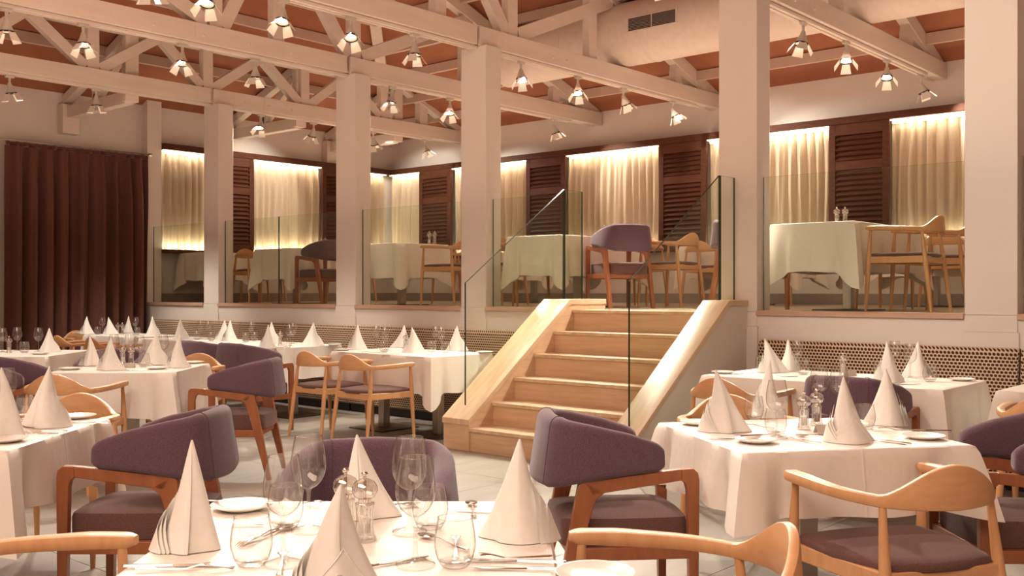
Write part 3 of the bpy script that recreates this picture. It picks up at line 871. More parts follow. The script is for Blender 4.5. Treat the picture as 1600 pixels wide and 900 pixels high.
btab(-1.76, -.9, 6.25, 6.98, label='banquette end table at the right frame edge', clabel='white cloth corner at the right frame edge', seed=4)
btab(-7.72, -6.36, 6.17, 6.95, label='banquette table beside the stairs, steel pedestal in view', clabel='white cloth on the stair-side banquette table', seed=5, two=True)
btab(-10.1, -8.55, 6.22, 6.95, label='long banquette table behind the two purple chairs', clabel='white cloth on the long banquette table behind purple chairs', seed=6, two=True)
btab(-11.55, -10.42, 6.27, 6.97, label='dim banquette table between curtain corner and long table', clabel='dim white cloth on the shaded banquette table', seed=7)
btab(-13.1, -11.93, 6.33, 7.05, label='curtain-corner table against the spotted banquette', clabel='white cloth on the curtain-corner table', seed=8)
ctab(-3.29, -2.41, 7.16, 8.05, label='mid-room table with a long trailing cloth corner', clabel='white cloth with a long trailing corner, mid-room', seed=9, h=.33, tipdrop=.10)
ctab(-2.72, -1.823, 3.65, 4.57, label='creased-cloth table cut by the left frame edge', clabel='white creased satin cloth at the left frame edge', seed=10, h=.25, tipdrop=.13)
ctab(-5.0, -4.12, 8.92, 9.9, label='table before the brown curtain, cut by the left edge', clabel='white cloth on the table before the brown curtain', seed=11)
# raised floor
for i, (x0, x1, y0, y1, lab, cl) in enumerate((
    (-14.0, -13.2, 8.25, 9.0, 'raised table in the corner beside the brown curtain', 'cloth on the raised corner table'),
    (-11.95, -11.13, 8.2, 9.0, 'raised table between the first and second columns', 'cloth on the raised table between first and second columns'),
    (-9.75, -8.92, 8.15, 8.95, 'raised table between the second and third columns', 'cloth on the raised table between second and third columns'),
    (-7.13, -6.41, 8.05, 9.55, 'raised table left of the stair head', 'cloth on the raised table left of the stair head'),
    (-4.1, -3.36, 8.06, 9.6, 'raised table with two mills, nearest the widest glass', 'greenish-looking cloth seen through the widest glass'),
    (-7.0, -5.4, 11.25, 11.95, 'rear raised table above the stairs', 'cloth on the rear table above the stairs'),
    (-4.6, -3.2, 11.25, 11.95, 'rear raised table beyond the right column', 'cloth on the rear table beyond the right column'),
    (-10.3, -9.2, 11.25, 11.95, 'rear raised table near the corner window', 'cloth on the rear table near the corner window'))):
    btab(x0, x1, y0, y1, label=lab, clabel=cl, z0=PF, seed=20+i, h=.42, tipdrop=.15)

# ================================================================== TABLEWARE
def make_wine():
    r = empty('wine_glass', (0,0,0), 0, 'x', 'glass')
    MB().lathe([(.0385,.0005),(.0415,.0015),(.041,.0035),(.025,.0065),(.010,.011)], 28).build('foot', M['glass'], r, smooth=True)
    MB().lathe([(.010,.011),(.0062,.018),(.0046,.04),(.0043,.07),(.0050,.09),(.0085,.100)], 14).build('stem', M['glass'], r, smooth=True)
    MB().lathe([(.0085,.100),(.020,.106),(.031,.117),(.0385,.132),(.0420,.150),(.0418,.168),(.0385,.192),(.0345,.212),(.0318,.2255)], 32).build('bowl', M['glass'], r, smooth=True)
    MB().tube([(.0318*math.cos(a*PI/14), .0318*math.sin(a*PI/14), .2255) for a in range(29)], .0009, 5, False).build('rim', M['glass'], r, smooth=True)
    return Proto(r)
def make_tumbler():
    r = empty('water_tumbler', (0,0,0), 0, 'x', 'glass')
    MB().lathe([(.001,.004),(.022,.0035),(.027,.001),(.031,.006),(.038,.020),(.0435,.042),(.0435,.058),(.0405,.08),(.036,.103)], 30).build('bowl', M['glass'], r, smooth=True)
    MB().lathe([(.001,.011),(.024,.010),(.033,.014)], 24).build('base', M['glass'], r, smooth=True)
    MB().tube([(.036*math.cos(a*PI/14), .036*math.sin(a*PI/14), .103) for a in range(29)], .0009, 5, False).build('rim', M['glass'], r, smooth=True)
    return Proto(r)
def make_mill(fill, nm):
    r = empty(nm, (0,0,0), 0, 'x', 'mill')
    MB().lathe([(.001,.0),(.027,.0),(.0275,.006),(.024,.014),(.021,.03),(.0195,.05),(.0205,.07),(.022,.082),(.022,.086),(.015,.088)], 22).build('body', M['mill_glass'], r, smooth=True)
    MB().lathe([(.001,.018),(.013,.018),(.013,.055),(.001,.055)], 12).build('filling', M[fill], r)
    MB().lathe([(.0155,.086),(.0155,.096)], 18).build('collar', M['chrome'], r, smooth=True)
    MB().lathe([(.016,.096),(.025,.101),(.030,.113),(.029,.124),(.023,.134),(.012,.140),(.006,.142)], 22).build('head', M['mill_glass'], r, smooth=True)
    MB().lathe([(.004,.141),(.004,.146),(.0075,.149),(.0085,.153),(.006,.157),(.001,.158)], 14).build('knob', M['chrome'], r, smooth=True)
    MB().tube([(0,0,.056),(0,0,.14)], .0035, 6).build('spindle', M['chrome'], r)
    return Proto(r)
def make_plate():
    r = empty('bread_plate', (0,0,0), 0, 'x', 'plate')
    MB().lathe([(.001,.004),(.045,.004),(.052,.006),(.078,.013),(.081,.0145),(.080,.0125),(.055,.003),(.048,0),(.001,0)], 40).build('dish', M['china'], r, smooth=True)
    return Proto(r)
def flat(pts, th, zf):                      # outline strip: list of (y, halfwidth); zf(y) height
    m = MB(); rings = []
    for y, w in pts:
        z = zf(y)
        rings.append([(-w, y, z), (-w*.6, y, z+th), (w*.6, y, z+th), (w, y, z), (0, y, z-th*.3)])
    return m.loft(rings)
def make_knife():
    r = empty('table_knife', (0,0,0), 0, 'x', 'knife')
    flat([(-.115,.004),(-.11,.0068),(-.03,.0052),(-.012,.0042)], .0035, lambda y: .0022).build('handle', M['silver'], r, smooth='auto')
    flat([(-.012,.0042),(0,.007),(.06,.0095),(.09,.0085),(.107,.003)], .0014, lambda y: .0022).build('blade', M['silver'], r, smooth='auto')
    return Proto(r)
def make_fork():
    r = empty('dinner_fork', (0,0,0), 0, 'x', 'fork')
    zf = lambda y: .002 + .010*max(0, math.sin((y-.0)/.095*PI)) if y > 0 else .002 + .003*(-y/.1)
    flat([(-.10,.004),(-.094,.0072),(-.05,.0045),(0,.0028),(.03,.003),(.042,.008),(.050,.0115),(.058,.0118)], .0022, zf).build('handle', M['silver'], r, smooth='auto')
    for x in (-.0099,-.0033,.0033,.0099):
        m = flat([(.056,.0018),(.075,.0016),(.098,.0008)], .0016, zf); m.v = [(p[0]+x, p[1], p[2]) for p in m.v]
        m.build('tine', M['silver'], r)
    return Proto(r)
def make_spoon():
    r = empty('dessert_spoon', (0,0,0), 0, 'x', 'spoon')
    zf = lambda y: .002 + .009*max(0, math.sin((y+.02)/.07*PI)) if -.02 < y < .05 else .002 + .002*abs(y)*5
    flat([(-.10,.004),(-.094,.0068),(-.05,.0042),(0,.0026),(.035,.003)], .0022, zf).build('handle', M['silver'], r, smooth='auto')
    rings = []
    for s, z in ((1, .0075), (.94, .0055), (.75, .003), (.4, .0015), (.05, .001)):
        rings.append([(.017*s*math.cos(a*PI/10), .060 + .027*s*math.sin(a*PI/10), z) for a in range(20)])
    MB().loft(rings, True).build('bowl', M['silver'], r, smooth=True)
    return Proto(r)
def make_card():
    r = empty('table_card', (0,0,0), 0, 'x', 'card')
    MB().prism([(-.02,0),(-.019,0),(0,.033),(.019,0),(.02,0),(0,.0355)], -.036, .036).build('tent', M['card'], r)
    return Proto(r)
WG, TB, MS, MP, PL, KN, FK, SP, CD = make_wine(), make_tumbler(), make_mill('salt', 'salt_mill'), make_mill('pepper', 'pepper_mill'), make_plate(), make_knife(), make_fork(), make_spoon(), make_card()

def napkin(x, y, z, rz, label, seed, h=.235, w=.125, lean=(0,0), cuff=1, wing=.5, group='white cone-folded napkins'):
    # a linen cone: overlapping sheet, a fin drawn out to +x, a stack of hems on -x, sometimes a cuff towards -y
    rnd = random.Random(seed)
    r = empty('folded_napkin', (x, y, z), rz, label, 'napkin', group)
    N = 64; K = 14
    ph = [rnd.uniform(0, 6.28) for _ in range(4)]
    p = rnd.uniform(1.35, 1.7)
    ax, ay = lean
    bendx, bendy = rnd.uniform(-.011,.011), rnd.uniform(-.008,.008)
    wd = rnd.uniform(-.35, .1)
    a0s = rnd.uniform(4.05, 4.9)
    def R(th, t):
        c, s_ = abs(math.cos(th)), abs(math.sin(th))
        b = 1/((c**p + s_**p)**(1/p))
        a = (th - wd + PI) % (2*PI) - PI
        fin = wing*math.exp(-(a/.33)**2)*max(0, 1 - t/.86)
        dent = -.10*math.exp(-((a-.75)/.28)**2)*(1-t) - .07*math.exp(-((a+.8)/.3)**2)*(1-t)
        return w/2*(b*(1 + .05*math.sin(3*th+ph[0]))*(1 + .04*(th % (2*PI))/6.3) + fin + dent)
    def prof(t): return (1-t)**.95*(1-.05*math.sin(t*PI)) + .012*(1-t)
    def pt(th, t, off=0, z_=None):
        rr = R(th, t)*prof(t)*(1 + .025*math.sin(th*4+ph[1]+t*3)*(1-t)) + .0022 + off
        b = math.sin(t*PI)
        return (ax*t + bendx*b + rr*math.cos(th)*.96, ay*t + bendy*b + rr*math.sin(th)*.9, h*t if z_ is None else z_)
    rings = []
    for k in range(K+1):
        t = k/K
        rings.append([pt(a0s + i/N*6.85, t, .011*(i/N)*(1-t)) for i in range(N+1)])
    MB().loft(rings, False, False).build('cone', M['napkin'], r, smooth=True)
    def layer(name, a0, a1, hh, off, peak):
        n = 22; rows = []
        for k in range(8):
            row = []
            for i in range(n+1):
                u = i/n
                pk = u/peak if u < peak else (1-u)/(1-peak)
                top = h*(.02 + hh*pk)
                t = k/7*top/h
                row.append(pt(a0 + (a1-a0)*u, t, off + .012*(1-t) + .006*(1-t)*(1-abs(2*u-1))))
            rows.append(row)
        lay = MB().loft(rows, False, False).build(name, M['napkin'], r, smooth=True)
        if name == 'cuff': MB().tube(rows[-1], .0017, 5).build('hem', M['napkin'], lay, smooth=True)
    for q in range(3):
        layer('hem_fold', 2.25+.16*q, 4.2-.1*q, .56-.11*q, .005+.006*q, .22+.04*q)
    if cuff:
        layer('cuff', -2.9, -.1, .52, .006, .60); layer('cuff', -2.6, -.5, .36, .013, .57)
    return r
cv = math.atan2(SN, CS)
ns = [100]
def on(fn, px, py, label, rz=0, z=TZ, group=None, dz=.003):
    x, y = gw(px, py, z)
    return fn.place((x, y, z+dz), rz+cv, label, group)
def nap(px, py, label, rz=0, z=TZ, h=.235, w=.125, lean=(0,0), cuff=0, wing=.5):
    x, y = gw(px, py, z); ns[0] += 1
    return napkin(x, y, z+.003, cv+rz, label, ns[0], h, w, lean, cuff, wing)
A = math.radians
# --- front table
nap(300, 858, 'cone napkin at the left corner of the front table', A(0), h=.24, w=.112, wing=0.12)
nap(575, 806, 'cone napkin before the purple chair back on the front table', A(0), h=.205, w=.128, lean=(-.028,0), wing=0.3)
nap(540, 955, 'shaded cone napkin nearest the viewer on the front table', A(0), h=.225, w=.165, lean=(-.008,0), wing=0.25, cuff=1)
nap(812, 843, 'cone napkin at the right corner of the front table', A(180), h=.23, w=.125, lean=(-0,.0), wing=0.75)
g = 'wine glasses on the front table'
on(WG, 443, 882, 'wine glass with tumblers around it, left pair of the front table, nearer one', group=g)
on(WG, 482, 830, 'wine glass of the left pair on the front table, farther one', group=g)
on(WG, 649, 884, 'wine glass of the right pair on the front table, nearer one', group=g)
on(WG, 640, 833, 'wine glass of the right pair on the front table, farther one', group=g)
g = 'water tumblers on the front table'
on(TB, 393, 886, 'water tumbler nearest the left corner napkin of the front table', group=g)
on(TB, 446, 826, 'water tumbler seen through the left pair of wine glasses', group=g)
on(TB, 711, 888, 'water tumbler with a fork showing through, front table', group=g)
on(TB, 672, 828, 'water tumbler behind the right pair of wine glasses, front table', group=g)
on(MS, 570, 846, 'clear salt mill in the middle of the front table')
on(MP, 540, 838, 'clear pepper mill half behind the shaded napkin on the front table')
on(PL, 378, 797, 'bread plate behind the left corner napkin on the front table')
on(PL, 930, 905, 'bread plate at the near right rim of the front table')
on(KN, 372, 795, 'knife laid across the bread plate of the front table', A(80), dz=.017)
g = 'cutlery on the front table'
on(KN, 280, 887, 'table knife lying before the left corner napkin', A(-86), group=g)
on(FK, 290, 893, 'fork lying beside the knife before the left corner napkin', A(-86), group=g)
on(FK, 412, 842, 'fork seen through the nearest left tumbler', A(160), group=g)
on(SP, 420, 838, 'spoon seen through the nearest left tumbler', A(-25), group=g)
on(FK, 440, 885, 'fork at the foot of the nearest wine glass, tines toward the mills', A(10), group=g)
on(SP, 350, 822, 'spoon between the left corner napkin and its plate', A(85), group=g)
on(FK, 712, 858, 'fork standing out through the right tumbler', A(3), group=g)
on(SP, 690, 850, 'spoon lying behind the right tumbler', A(40), group=g)
on(KN, 800, 880, 'knife lying under the right corner napkin, nearer the viewer', A(83), group=g)
on(FK, 790, 876, 'fork lying beside the knife under the right corner napkin', A(95), group=g)
on(KN, 815, 892, 'knife along the near right edge of the front table', A(86), group=g)
on(SP, 610, 796, 'spoon between the mills and the rear napkin of the front table', A(-60), group=g)
on(KN, 600, 885, 'knife tip just right of the shaded napkin', A(-55), group=g)
on(FK, 520, 795, 'fork behind the shaded napkin of the front table', A(60), group=g)
on(KN, 770, 803, 'knife handle near the far right rim of the front table', A(75), group=g)
on(SP, 738, 798, 'dark-looking spoon handle near the far rim of the front table', A(5), group=g)
# --- table 25
nap(1132, 674, 'cone napkin at the corner of table 25 nearest the stairs', A(0), h=.25, w=.15, lean=(-.035,0), wing=0.5)
nap(1205, 652, 'narrow cone napkin behind the wine glass on table 25', A(0), h=.26, w=.11, lean=(-.005,0), wing=0.1)
nap(1326, 690, 'cone napkin with folded cuff at the front of table 25', A(0), h=.245, w=.14, lean=(-.02,0), wing=0.1, cuff=1)
nap(1384, 664, 'wide cone napkin at the far right corner of table 25', A(180), h=.24, w=.15, lean=(-0,0), wing=0.35)
g = 'wine glasses on table 25'
on(WG, 1214, 686, 'wine glass before the narrow napkin on table 25', group=g)
on(WG, 1280, 650, 'wine glass behind the mills on table 25', group=g)
on(WG, 1311, 652, 'wine glass between mills and cuffed napkin on table 25', group=g)
g = 'water tumblers on table 25'
on(TB, 1178, 656, 'water tumbler behind the stairs-side napkin on table 25', group=g)
on(TB, 1212, 680, 'water tumbler beside the front wine glass of table 25', group=g)
on(TB, 1351, 672, 'water tumbler between the two right napkins of table 25', group=g)
on(MS, 1256, 672, 'clear salt mill on table 25, farther from the cuffed napkin')
on(MP, 1276, 666, 'clear pepper mill on table 25 with brown peppercorns')
c25 = on(CD, 1287, 678, 'small grey tent card reading 25 before the mills', A(12))
tx = bpy.data.curves.new('number', 'FONT'); tx.body = '25'; tx.size = .030; tx.extrude = .0003; tx.align_x = 'CENTER'
tx.materials.append(M['ink'])
tmp = bpy.data.objects.new('number', tx); C.objects.link(tmp)
bpy.context.view_layer.update()
me_n = bpy.data.meshes.new_from_object(tmp.evaluated_get(bpy.context.evaluated_depsgraph_get()))
bpy.data.objects.remove(tmp)
to = bpy.data.objects.new('number', me_n); C.objects.link(to); to.parent = c25
to.location = (.018, -.0155, .0085); to.rotation_euler = (A(61), 0, 0)
on(PL, 1181, 692, 'bread plate at the front corner of table 25 nearest the stairs')
on(PL, 1092, 664, 'bread plate at the far corner of table 25 nearest the stairs')
on(PL, 1443, 686, 'bread plate at the front right corner of table 25')
g = 'cutlery on table 25'
on(KN, 1145, 688, 'knife under the stairs-side napkin of table 25', A(80), group=g)
on(KN, 1196, 687, 'knife lying on the front bread plate of table 25', A(-70), dz=.017, group=g)
on(KN, 1440, 680, 'knife lying on the right bread plate of table 25', A(85), dz=.017, group=g)
on(SP, 1178, 668, 'spoon beside the stairs-side napkin of table 25', A(45), group=g)
on(FK, 1238, 686, 'fork before the salt mill on table 25', A(20), group=g)
on(FK, 1250, 690, 'second fork before the salt mill on table 25', A(35), group=g)
on(SP, 1278, 684, 'spoon in front of the tent card', A(75), group=g)
on(KN, 1372, 692, 'knife to the right of the cuffed napkin', A(40), group=g)
on(KN, 1380, 690, 'second knife to the right of the cuffed napkin', A(40), group=g)
on(FK, 1400, 674, 'fork before the wide napkin of table 25', A(85), group=g)
# --- wide banquette table behind 25
nap(1206, 582, 'cone napkin at the stairs end of the wide banquette table', A(0), h=.235, w=.15, lean=(-.05,0), wing=0.6)
nap(1231, 580, 'narrow cone napkin behind the first on the wide banquette table', A(180), h=.225, w=.11, wing=0.4)
nap(1388, 597, 'cone napkin with cuff in the middle of the wide banquette table', A(0), h=.255, w=.135, lean=(-.01,0), wing=0.3, cuff=1)
nap(1435, 588, 'cone napkin before the spotted back on the wide banquette table', A(180), h=.235, w=.145, wing=0.5)
g = 'glasses on the wide banquette table'
on(WG, 1246, 584, 'wine glass at the stairs end of the wide banquette table', group=g)
on(WG, 1398, 585, 'wine glass between the right pair of napkins, farther, wide banquette table', group=g)
on(WG, 1422, 592, 'wine glass between the right pair of napkins, nearer, wide banquette table', group=g)
on(TB, 1255, 586, 'water tumbler at the stairs end of the wide banquette table', group=g)
on(TB, 1453, 597, 'water tumbler right of the napkin pair on the wide banquette table', group=g)
on(TB, 1375, 588, 'water tumbler behind the cuffed napkin of the wide banquette table', group=g)
on(TB, 1190, 580, 'water tumbler half hidden by the stairs-end napkin', group=g)
on(MS, 1317, 588, 'lone clear mill on the wide banquette table')
on(CD, 1329, 588, 'small tent card beside the lone mill', A(12))
on(PL, 1130, 584, 'bread plate at the stairs end of the wide banquette table')
on(PL, 1503, 595, 'bread plate at the right end of the wide banquette table')
g = 'cutlery on the wide banquette table'
on(KN, 1163, 585, 'knife by the stairs-end napkin of the wide banquette table', A(-50), group=g)
on(KN, 1420, 602, 'knife before the right napkin pair of the wide banquette table', A(-65), group=g)
on(FK, 1350, 594, 'fork left of the cuffed napkin on the wide banquette table', A(-40), group=g)
on(FK, 1222, 590, 'fork before the stairs-end napkins of the wide banquette table', A(80), group=g)
# --- stair-side banquette table
nap(559, 546, 'cone napkin at the curtain end of the stair-side banquette table', A(0), h=.24, w=.15, wing=0.3)
nap(627, 543, 'cone napkin behind, mid stair-side banquette table', A(180), h=.225, w=.15, lean=(-0.03,0), wing=0.5)
nap(647, 551, 'cone napkin with cuff at the front of the stair-side banquette table', A(0), h=.235, w=.16, lean=(-.02,0), wing=0.4, cuff=1)
nap(714, 548, 'cone napkin beside the low end of the stair glass', A(180), h=.24, w=.15, lean=(-0,0), wing=0.5)
g = 'glasses on the stair-side banquette table'
on(WG, 588, 545, 'wine glass of the middle pair, nearer the purple chairs', group=g)
on(WG, 602, 548, 'wine glass of the middle pair, nearer the stairs', group=g)
on(WG, 681, 546, 'wine glass of the stairs-end pair, farther', group=g)
on(WG, 690, 548, 'wine glass of the stairs-end pair, nearer', group=g)
on(TB, 600, 551, 'water tumbler before the middle pair of wine glasses', group=g)
on(TB, 674, 551, 'water tumbler beside the cuffed napkin, stair-side table', group=g)
on(TB, 696, 553, 'water tumbler before the stairs-end pair of wine glasses', group=g)
on(MS, 634, 546, 'clear mill behind the cuffed napkin, stair-side table')
on(PL, 535, 548, 'bread plate at the curtain end of the stair-side banquette table')
on(PL, 757, 552, 'bread plate beside the stair curb')
g = 'cutlery on the stair-side banquette table'
on(KN, 612, 554, 'knife before the middle glasses, stair-side banquette table', A(70), group=g)
on(KN, 660, 555, 'knife before the cuffed napkin, stair-side banquette table', A(60), group=g)
on(FK, 580, 552, 'fork by the curtain-end napkin, stair-side banquette table', A(70), group=g)
# --- long banquette table
nap(360, 533, 'bright cone napkin above the second purple chair', A(0), h=.24, w=.14, wing=0.2)
nap(424, 538, 'cone napkin behind its twin on the long banquette table', A(180), h=.245, w=.14, wing=0.4)
nap(419, 544, 'cone napkin with cuff beside the mill on the long banquette table', A(0), h=.235, w=.13, wing=0.2, cuff=1)
nap(490, 540, 'cone napkin at the stairs end of the long banquette table', A(180), h=.245, w=.155, lean=(-0,0), wing=0.7)
g = 'glasses on the long banquette table'
on(WG, 393, 533, 'wine glass left of the twin napkins on the long banquette table', group=g)
on(WG, 453, 541, 'wine glass right of the mill, nearer, long banquette table', group=g)
on(WG, 458, 538, 'wine glass right of the mill, farther, long banquette table', group=g)
on(TB, 384, 535, 'water tumbler left of the twin napkins', group=g)
on(TB, 398, 533, 'water tumbler behind the wine glass, long banquette table', group=g)
on(TB, 449, 544, 'water tumbler beside the mill on the long banquette table', group=g)
on(MS, 438, 541, 'clear mill on the long banquette table')
on(CD, 438, 548, 'small tent card before the mill on the long banquette table', A(15))
on(PL, 522, 540, 'bread plate at the stairs end of the long banquette table')
# --- dim banquette table
nap(283, 529, 'dim cone napkin leaning before the spotted banquette', A(180), h=.24, w=.15, lean=(0.01,0), wing=0.2)
nap(347, 531, 'dim cone napkin beside the bright one', A(0), h=.235, w=.14, lean=(.03,0), wing=0.6)
g = 'glasses on the dim banquette table'
on(WG, 314, 530, 'wine glass of the dim pair nearer the brown curtain', group=g)
on(WG, 326, 531, 'wine glass of the dim pair farther from the brown curtain', group=g)
on(TB, 308, 531, 'water tumbler of the dim table nearer the brown curtain', group=g)
on(TB, 330, 533, 'water tumbler of the dim table farther from the brown curtain', group=g)
# --- curtain-corner table
nap(137, 522, 'cone napkin at the curtain end of the curtain-corner table', A(0), h=.235, w=.15, lean=(-.01,0), wing=0.3)
nap(174, 523, 'cone napkin left of the mills on the curtain-corner table', A(0), h=.23, w=.16, lean=(-.04,0), wing=0.6)
nap(201, 520, 'thin cone napkin behind the mills on the curtain-corner table', A(0), h=.23, w=.11, wing=0.2)
nap(238, 523, 'dim cone napkin at the far end of the curtain-corner table', A(180), h=.24, w=.15, wing=0.2)
g = 'glasses on the curtain-corner table'
on(WG, 160, 522, 'wine glass between the first two napkins, curtain-corner table', group=g)
on(WG, 212, 522, 'wine glass before the dim napkin, curtain-corner table', group=g)
on(TB, 153, 523, 'water tumbler between the first two napkins, curtain-corner table', group=g)
on(TB, 214, 524, 'water tumbler before the dim napkin, curtain-corner table', group=g)
on(MS, 184, 523, 'clear mill nearer the curtain on the curtain-corner table')
on(MP, 191, 523, 'clear mill nearer the thin napkin on the curtain-corner table')
on(PL, 122, 522, 'bread plate at the curtain end of the curtain-corner table')
# --- mid-room table
nap(142, 571, 'cone napkin farthest left on the mid-room table', A(0), h=.225, w=.13, lean=(-.01,0), wing=0.3)
nap(175, 578, 'cone napkin with cuff at the front of the mid-room table', A(0), h=.235, w=.155, lean=(-.01,0), wing=0.3, cuff=1)
nap(243, 570, 'cone napkin behind the mills on the mid-room table', A(180), h=.255, w=.17, lean=(-0.01,0), wing=0.6)
nap(281, 574, 'cone napkin with round cuff before the beech crest, mid-room table', A(0), h=.245, w=.135, wing=0.1, cuff=1)
g = 'glasses on the mid-room table'
on(WG, 178, 567, 'wine glass behind the cuffed napkin, mid-room table', group=g)
on(WG, 203, 567, 'wine glass above the mills, mid-room table', group=g)
on(WG, 218, 571, 'wine glass right of the mills, mid-room table', group=g)
on(WG, 255, 567, 'wine glass behind the large napkin, mid-room table', group=g)
on(TB, 160, 570, 'water tumbler between the first two napkins, mid-room table', group=g)
on(TB, 225, 574, 'water tumbler before the large napkin, mid-room table', group=g)
on(TB, 268, 570, 'water tumbler beside the round-cuffed napkin, mid-room table', group=g)
on(MS, 192, 570, 'clear salt mill on the mid-room table')
on(MP, 205, 571, 'clear pepper mill on the mid-room table')
on(CD, 203, 575, 'small tent card before the mills on the mid-room table', A(5))
on(PL, 110, 578, 'bread plate at the left corner of the mid-room table')
on(PL, 245, 577, 'bread plate at the trailing corner of the mid-room table')
on(PL, 303, 568, 'bread plate at the far right corner of the mid-room table')
g = 'cutlery on the mid-room table'
on(FK, 240, 574, 'fork lying on the plate above the trailing corner', A(60), dz=.017, group=g)
on(KN, 205, 580, 'knife left of the plate above the trailing corner', A(-60), group=g)
on(KN, 128, 574, 'knife by the first napkin of the mid-room table', A(85), group=g)
# --- creased-cloth table
nap(74, 667, 'cone napkin standing on the creased cloth beside the beech crest', A(180), h=.255, w=.15, lean=(-0.01,0), wing=0.55)
nap(2, 682, 'cone napkin cut by the left frame edge on the creased cloth', A(0), h=.27, w=.15, wing=0.2)
on(WG, 10, 655, 'wine glass at the left frame edge on the creased cloth')
on(TB, 38, 660, 'water tumbler behind the standing napkin on the creased cloth')
on(PL, 121, 654, 'bread plate by the beech crest on the creased cloth')
on(PL, 8, 691, 'bread plate at the near left of the creased cloth')
g = 'cutlery on the creased cloth'
on(KN, 132, 662, 'knife before the bread plate by the beech crest', A(80), group=g)
on(FK, 55, 680, 'fork before the standing napkin on the creased cloth', A(80), group=g)
on(SP, 30, 668, 'spoon beside the tumbler on the creased cloth', A(60), group=g)
on(KN, 60, 676, 'knife before the standing napkin on the creased cloth', A(95), group=g)
# --- table before the brown curtain
nap(77, 550, 'cone napkin on the table before the brown curtain', A(180), h=.225, w=.15, lean=(-0,0), wing=0.4)
g = 'glasses on the table before the brown curtain'
on(WG, 4, 551, 'wine glass cut by the left edge before the brown curtain', group=g)
on(WG, 27, 549, 'wine glass in the middle before the brown curtain', group=g)
on(WG, 60, 550, 'wine glass beside the napkin before the brown curtain', group=g)
on(TB, 38, 552, 'water tumbler between the wine glasses before the brown curtain', group=g)
on(MS, 14, 552, 'clear mill on the table before the brown curtain')
on(PL, 62, 554, 'bread plate before the napkin by the brown curtain')
# --- mills upstairs
for x, y, nm in ((-3.72, 8.55, 'on the raised table behind the widest glass'), (-9.0, 8.7, 'on the raised table between second and third columns'), (-11.2, 8.75, 'on the raised table between first and second columns'), (-6.5, 8.9, 'on the raised table left of the stair head'), (-6.2, 11.5, 'on the rear table above the stairs')):
    MS.place((x, y, PF+TZ+.003), 0, 'clear salt mill ' + nm, 'pairs of mills upstairs')
    MP.place((x+.062, y+.03, PF+TZ+.003), 0, 'clear pepper mill ' + nm, 'pairs of mills upstairs')

# ================================================================== TRACK SPOTLIGHTS
def make_spot():
    r = empty('track_spotlight', (0,0,0), 0, 'x', 'spotlight')
    MB().box(-.05, -.022, -.03, .05, .022, .0).build('adapter', M['fixture'], r, bevel=.004)
    MB().tube([(0,0,-.03),(0,0,-.10)], [.016,.012], 8).build('stem', M['fixture'], r, smooth='auto')
    hd = empty('lamp_head', (0,0,-.105)); hd.parent = r
    MB().lathe([(.001,.02),(.020,.018),(.024,0),(.034,-.035),(.052,-.075),(.060,-.105),(.056,-.105),(.030,-.05),(.001,-.045)], 20).build('shade', M['fixture'], hd, smooth='auto')
    MB().lathe([(.061,-.098),(.066,-.100),(.066,-.113),(.057,-.113)], 20).build('ring', M['black'], hd, smooth='auto')
    MB().lathe([(.001,-.088),(.020,-.090),(.032,-.094)], 16).build('lamp', M['lamp_on'], hd)
    for k in range(4):
        a = k*PI/2 + .5
        m = MB().add([(-.036,.060,-.110),(.036,.060,-.110),(.052,.112,-.195),(-.052,.112,-.195),(-.036,.062,-.108),(.036,.062,-.108),(.052,.1145,-.194),(-.052,.1145,-.194)],
                     [(0,1,2,3),(7,6,5,4),(0,4,5,1),(1,5,6,2),(2,6,7,3),(3,7,4,0)])
        c, s = math.cos(a), math.sin(a)
        m.v = [(p[0]*c-p[1]*s, p[0]*s+p[1]*c, p[2]) for p in m.v]
        m.build('barn_door', M['flap'], hd)
    return Proto(r)
SPT = make_spot()
HEADZ = ZB - .03
def spot(px, ti, aim, label, power=1.0, size=62, py=None, Y=None):
    X = TX[ti]
    if Y is None: Y = y_on_x(px, X)
    o = SPT.place((X, Y, HEADZ), random.uniform(-.2,.2)+PI/2, label, 'track spotlights with four flaps')
    hd = [c for c in o.children if c.name.startswith('lamp_head')][0]
    src = Vector((X, Y, HEADZ-.105)); d = (Vector(aim) - src).normalized()
    # turn the head (its axis is -z) towards the aim, in the fixture's own frame; hung heads tilt little
    tilt = d.copy()
    q = (Matrix.Rotation(-o.rotation_euler.z, 3, 'Z') @ tilt)
    quat = Vector((0,0,-1)).rotation_difference((Vector((0,0,-1))*.62 + q*.38).normalized())
    hd.rotation_euler = quat.to_euler()
    l = bpy.data.lights.new('spot_lamp', 'SPOT'); l.energy = SPOT_W*power; l.color = LAMP
    l.spot_size = math.radians(size); l.spot_blend = .6; l.shadow_soft_size = .035
    lo = bpy.data.objects.new('spot_lamp', l); C.objects.link(lo)
    lo.location = src + d*.12
    lo.rotation_euler = Vector((0,0,-1)).rotation_difference(d).to_euler()
T1 = (*cw(-.36, 2.33), .75); T2 = (*cw(1.19, 4.1), .75); T3 = (-2.8, 6.5, .75); T4 = (-7.0, 6.5, .75); T5 = (-9.3, 6.5, .75)
T6 = (-12.5, 6.7, .75); T7 = (*cw(-2.85, 7.6), .75); T8 = (*cw(-2.27, 4.1), .75); T9 = (*cw(-4.5, 9.4), .75)
STR = (-5.0, 6.9, .6)
spot(15, 0, T6, 'track spotlight at the left frame edge over the brown curtain', .5)
spot(150, 0, T6, 'track spotlight above the middle of the brown curtain', .45)
spot(408, 0, T9, 'track spotlight right of the first column, its lit face turned to view', 0.6)
spot(490, 0, (XL, 9.6, 2.9), 'track spotlight left of the second column on the low truss', .3)
spot(583, 0, (-13.0, YB, 2.9), 'track spotlight half behind the second column', .3)
spot(663, 0, (-11, YB, 2.9), 'small track spotlight over the corner window', .3)
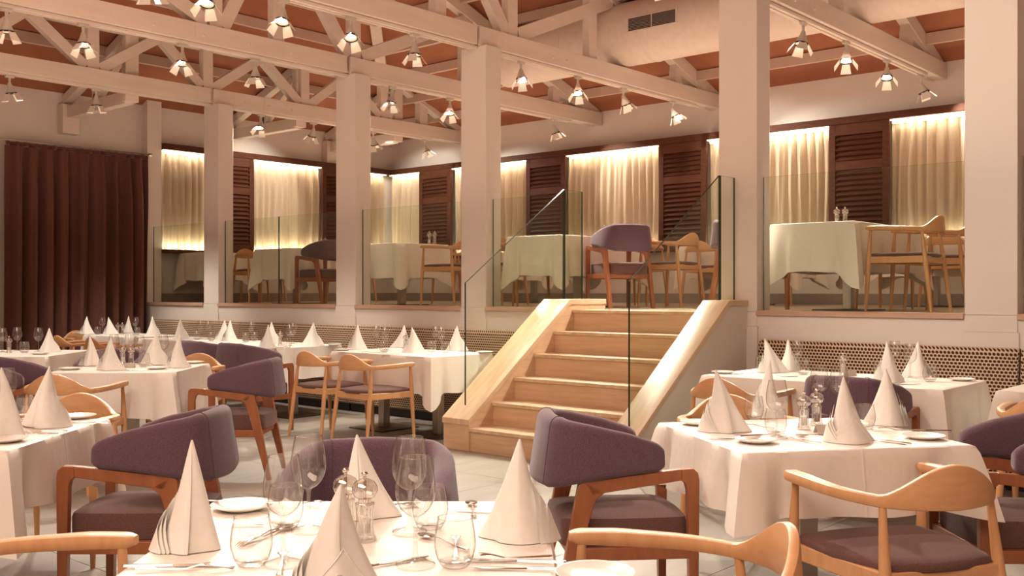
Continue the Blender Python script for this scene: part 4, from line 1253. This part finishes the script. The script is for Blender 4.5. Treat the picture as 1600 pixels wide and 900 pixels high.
spot(10, 1, T9, 'track spotlight at the left frame edge, upper one', 0.6)
spot(130, 1, T7, 'track spotlight before the first diagonal of the low truss', 0.6)
spot(285, 1, T7, 'track spotlight with bright flaps above the first column', 0.7)
spot(399, 1, T5, 'track spotlight below the second truss, dark ringed lens showing', 0.6)
spot(613, 1, T5, 'track spotlight right of the second column top', 0.5)
spot(703, 1, T4, 'track spotlight left of the third column top', 0.55)
spot(865, 1, (-8.6, YB, 2.8), 'track spotlight beneath the far end of the second truss', .3)
spot(325, 2, T8, 'track spotlight at the top edge over the low truss', 0.85)
spot(443, 2, T8, 'track spotlight second along the third truss from the top edge', 0.8)
spot(548, 2, T1, 'track spotlight above the second column, on the third truss', .85)
spot(648, 2, T4, 'track spotlight left of the third column, beside the dark roof', 0.55)
spot(814, 2, STR, 'track spotlight just right of the third column top', 1.7)
spot(903, 2, STR, 'track spotlight under the duct left of the vent', 1.7)
spot(974, 2, (-6.6, YB, 2.8), 'track spotlight between vent and back wall on the third truss', .3)
spot(1051, 2, (-5.6, YB, 2.8), 'track spotlight with glaring lamp left of the tall column', .3)
spot(1025, 3, T2, 'track spotlight at the top edge above the vent', 1.2)
spot(1255, 3, STR, 'track spotlight nearest the tall column on its truss', 1.7)
spot(1322, 3, T3, 'track spotlight second from the tall column', 1.0)
spot(1386, 3, T3, 'track spotlight third from the tall column', .8)
spot(1439, 3, (-3.2, YB, 2.8), 'track spotlight at the far end of the tall column truss', .3)
spot(0, 3, T1, 'added off-frame key spotlight over the front tables, first on the tall column truss', .4, Y=2.6)  # out-of-frame spots added for more direct light on the near tables
spot(0, 3, T2, 'added off-frame key spotlight over the front tables, second on the tall column truss', 1.0, Y=4.3)
spot(0, 3, T1, 'added off-frame key spotlight over the front tables, third on the tall column truss', .2, Y=3.4)
spot(0, 2, T8, 'added off-frame key spotlight over the creased cloth, near end of the third truss', 0.7, Y=3.4)  # likewise added out of frame, as key for the creased cloth
spot(0, 3, T7, 'track spotlight over the front tables, aimed across at the mid-room table', .5, 40, Y=1.7)
spot(0, 2, T5, 'track spotlight over the mid-room, aimed at the long banquette table', .6, 42, Y=4.05)
spot(0, 3, T4, 'track spotlight over the front tables, aimed at the stair-side table', .35, 40, Y=5.0)
spot(0, 3, T3, 'track spotlight over table 25, aimed at the banquette beyond it', .5, 44, Y=5.6)
spot(0, 3, (-2.3, 7.7, 2.0), 'track spotlight over table 25, aimed at the broad right column', .8, 46, Y=2.9)
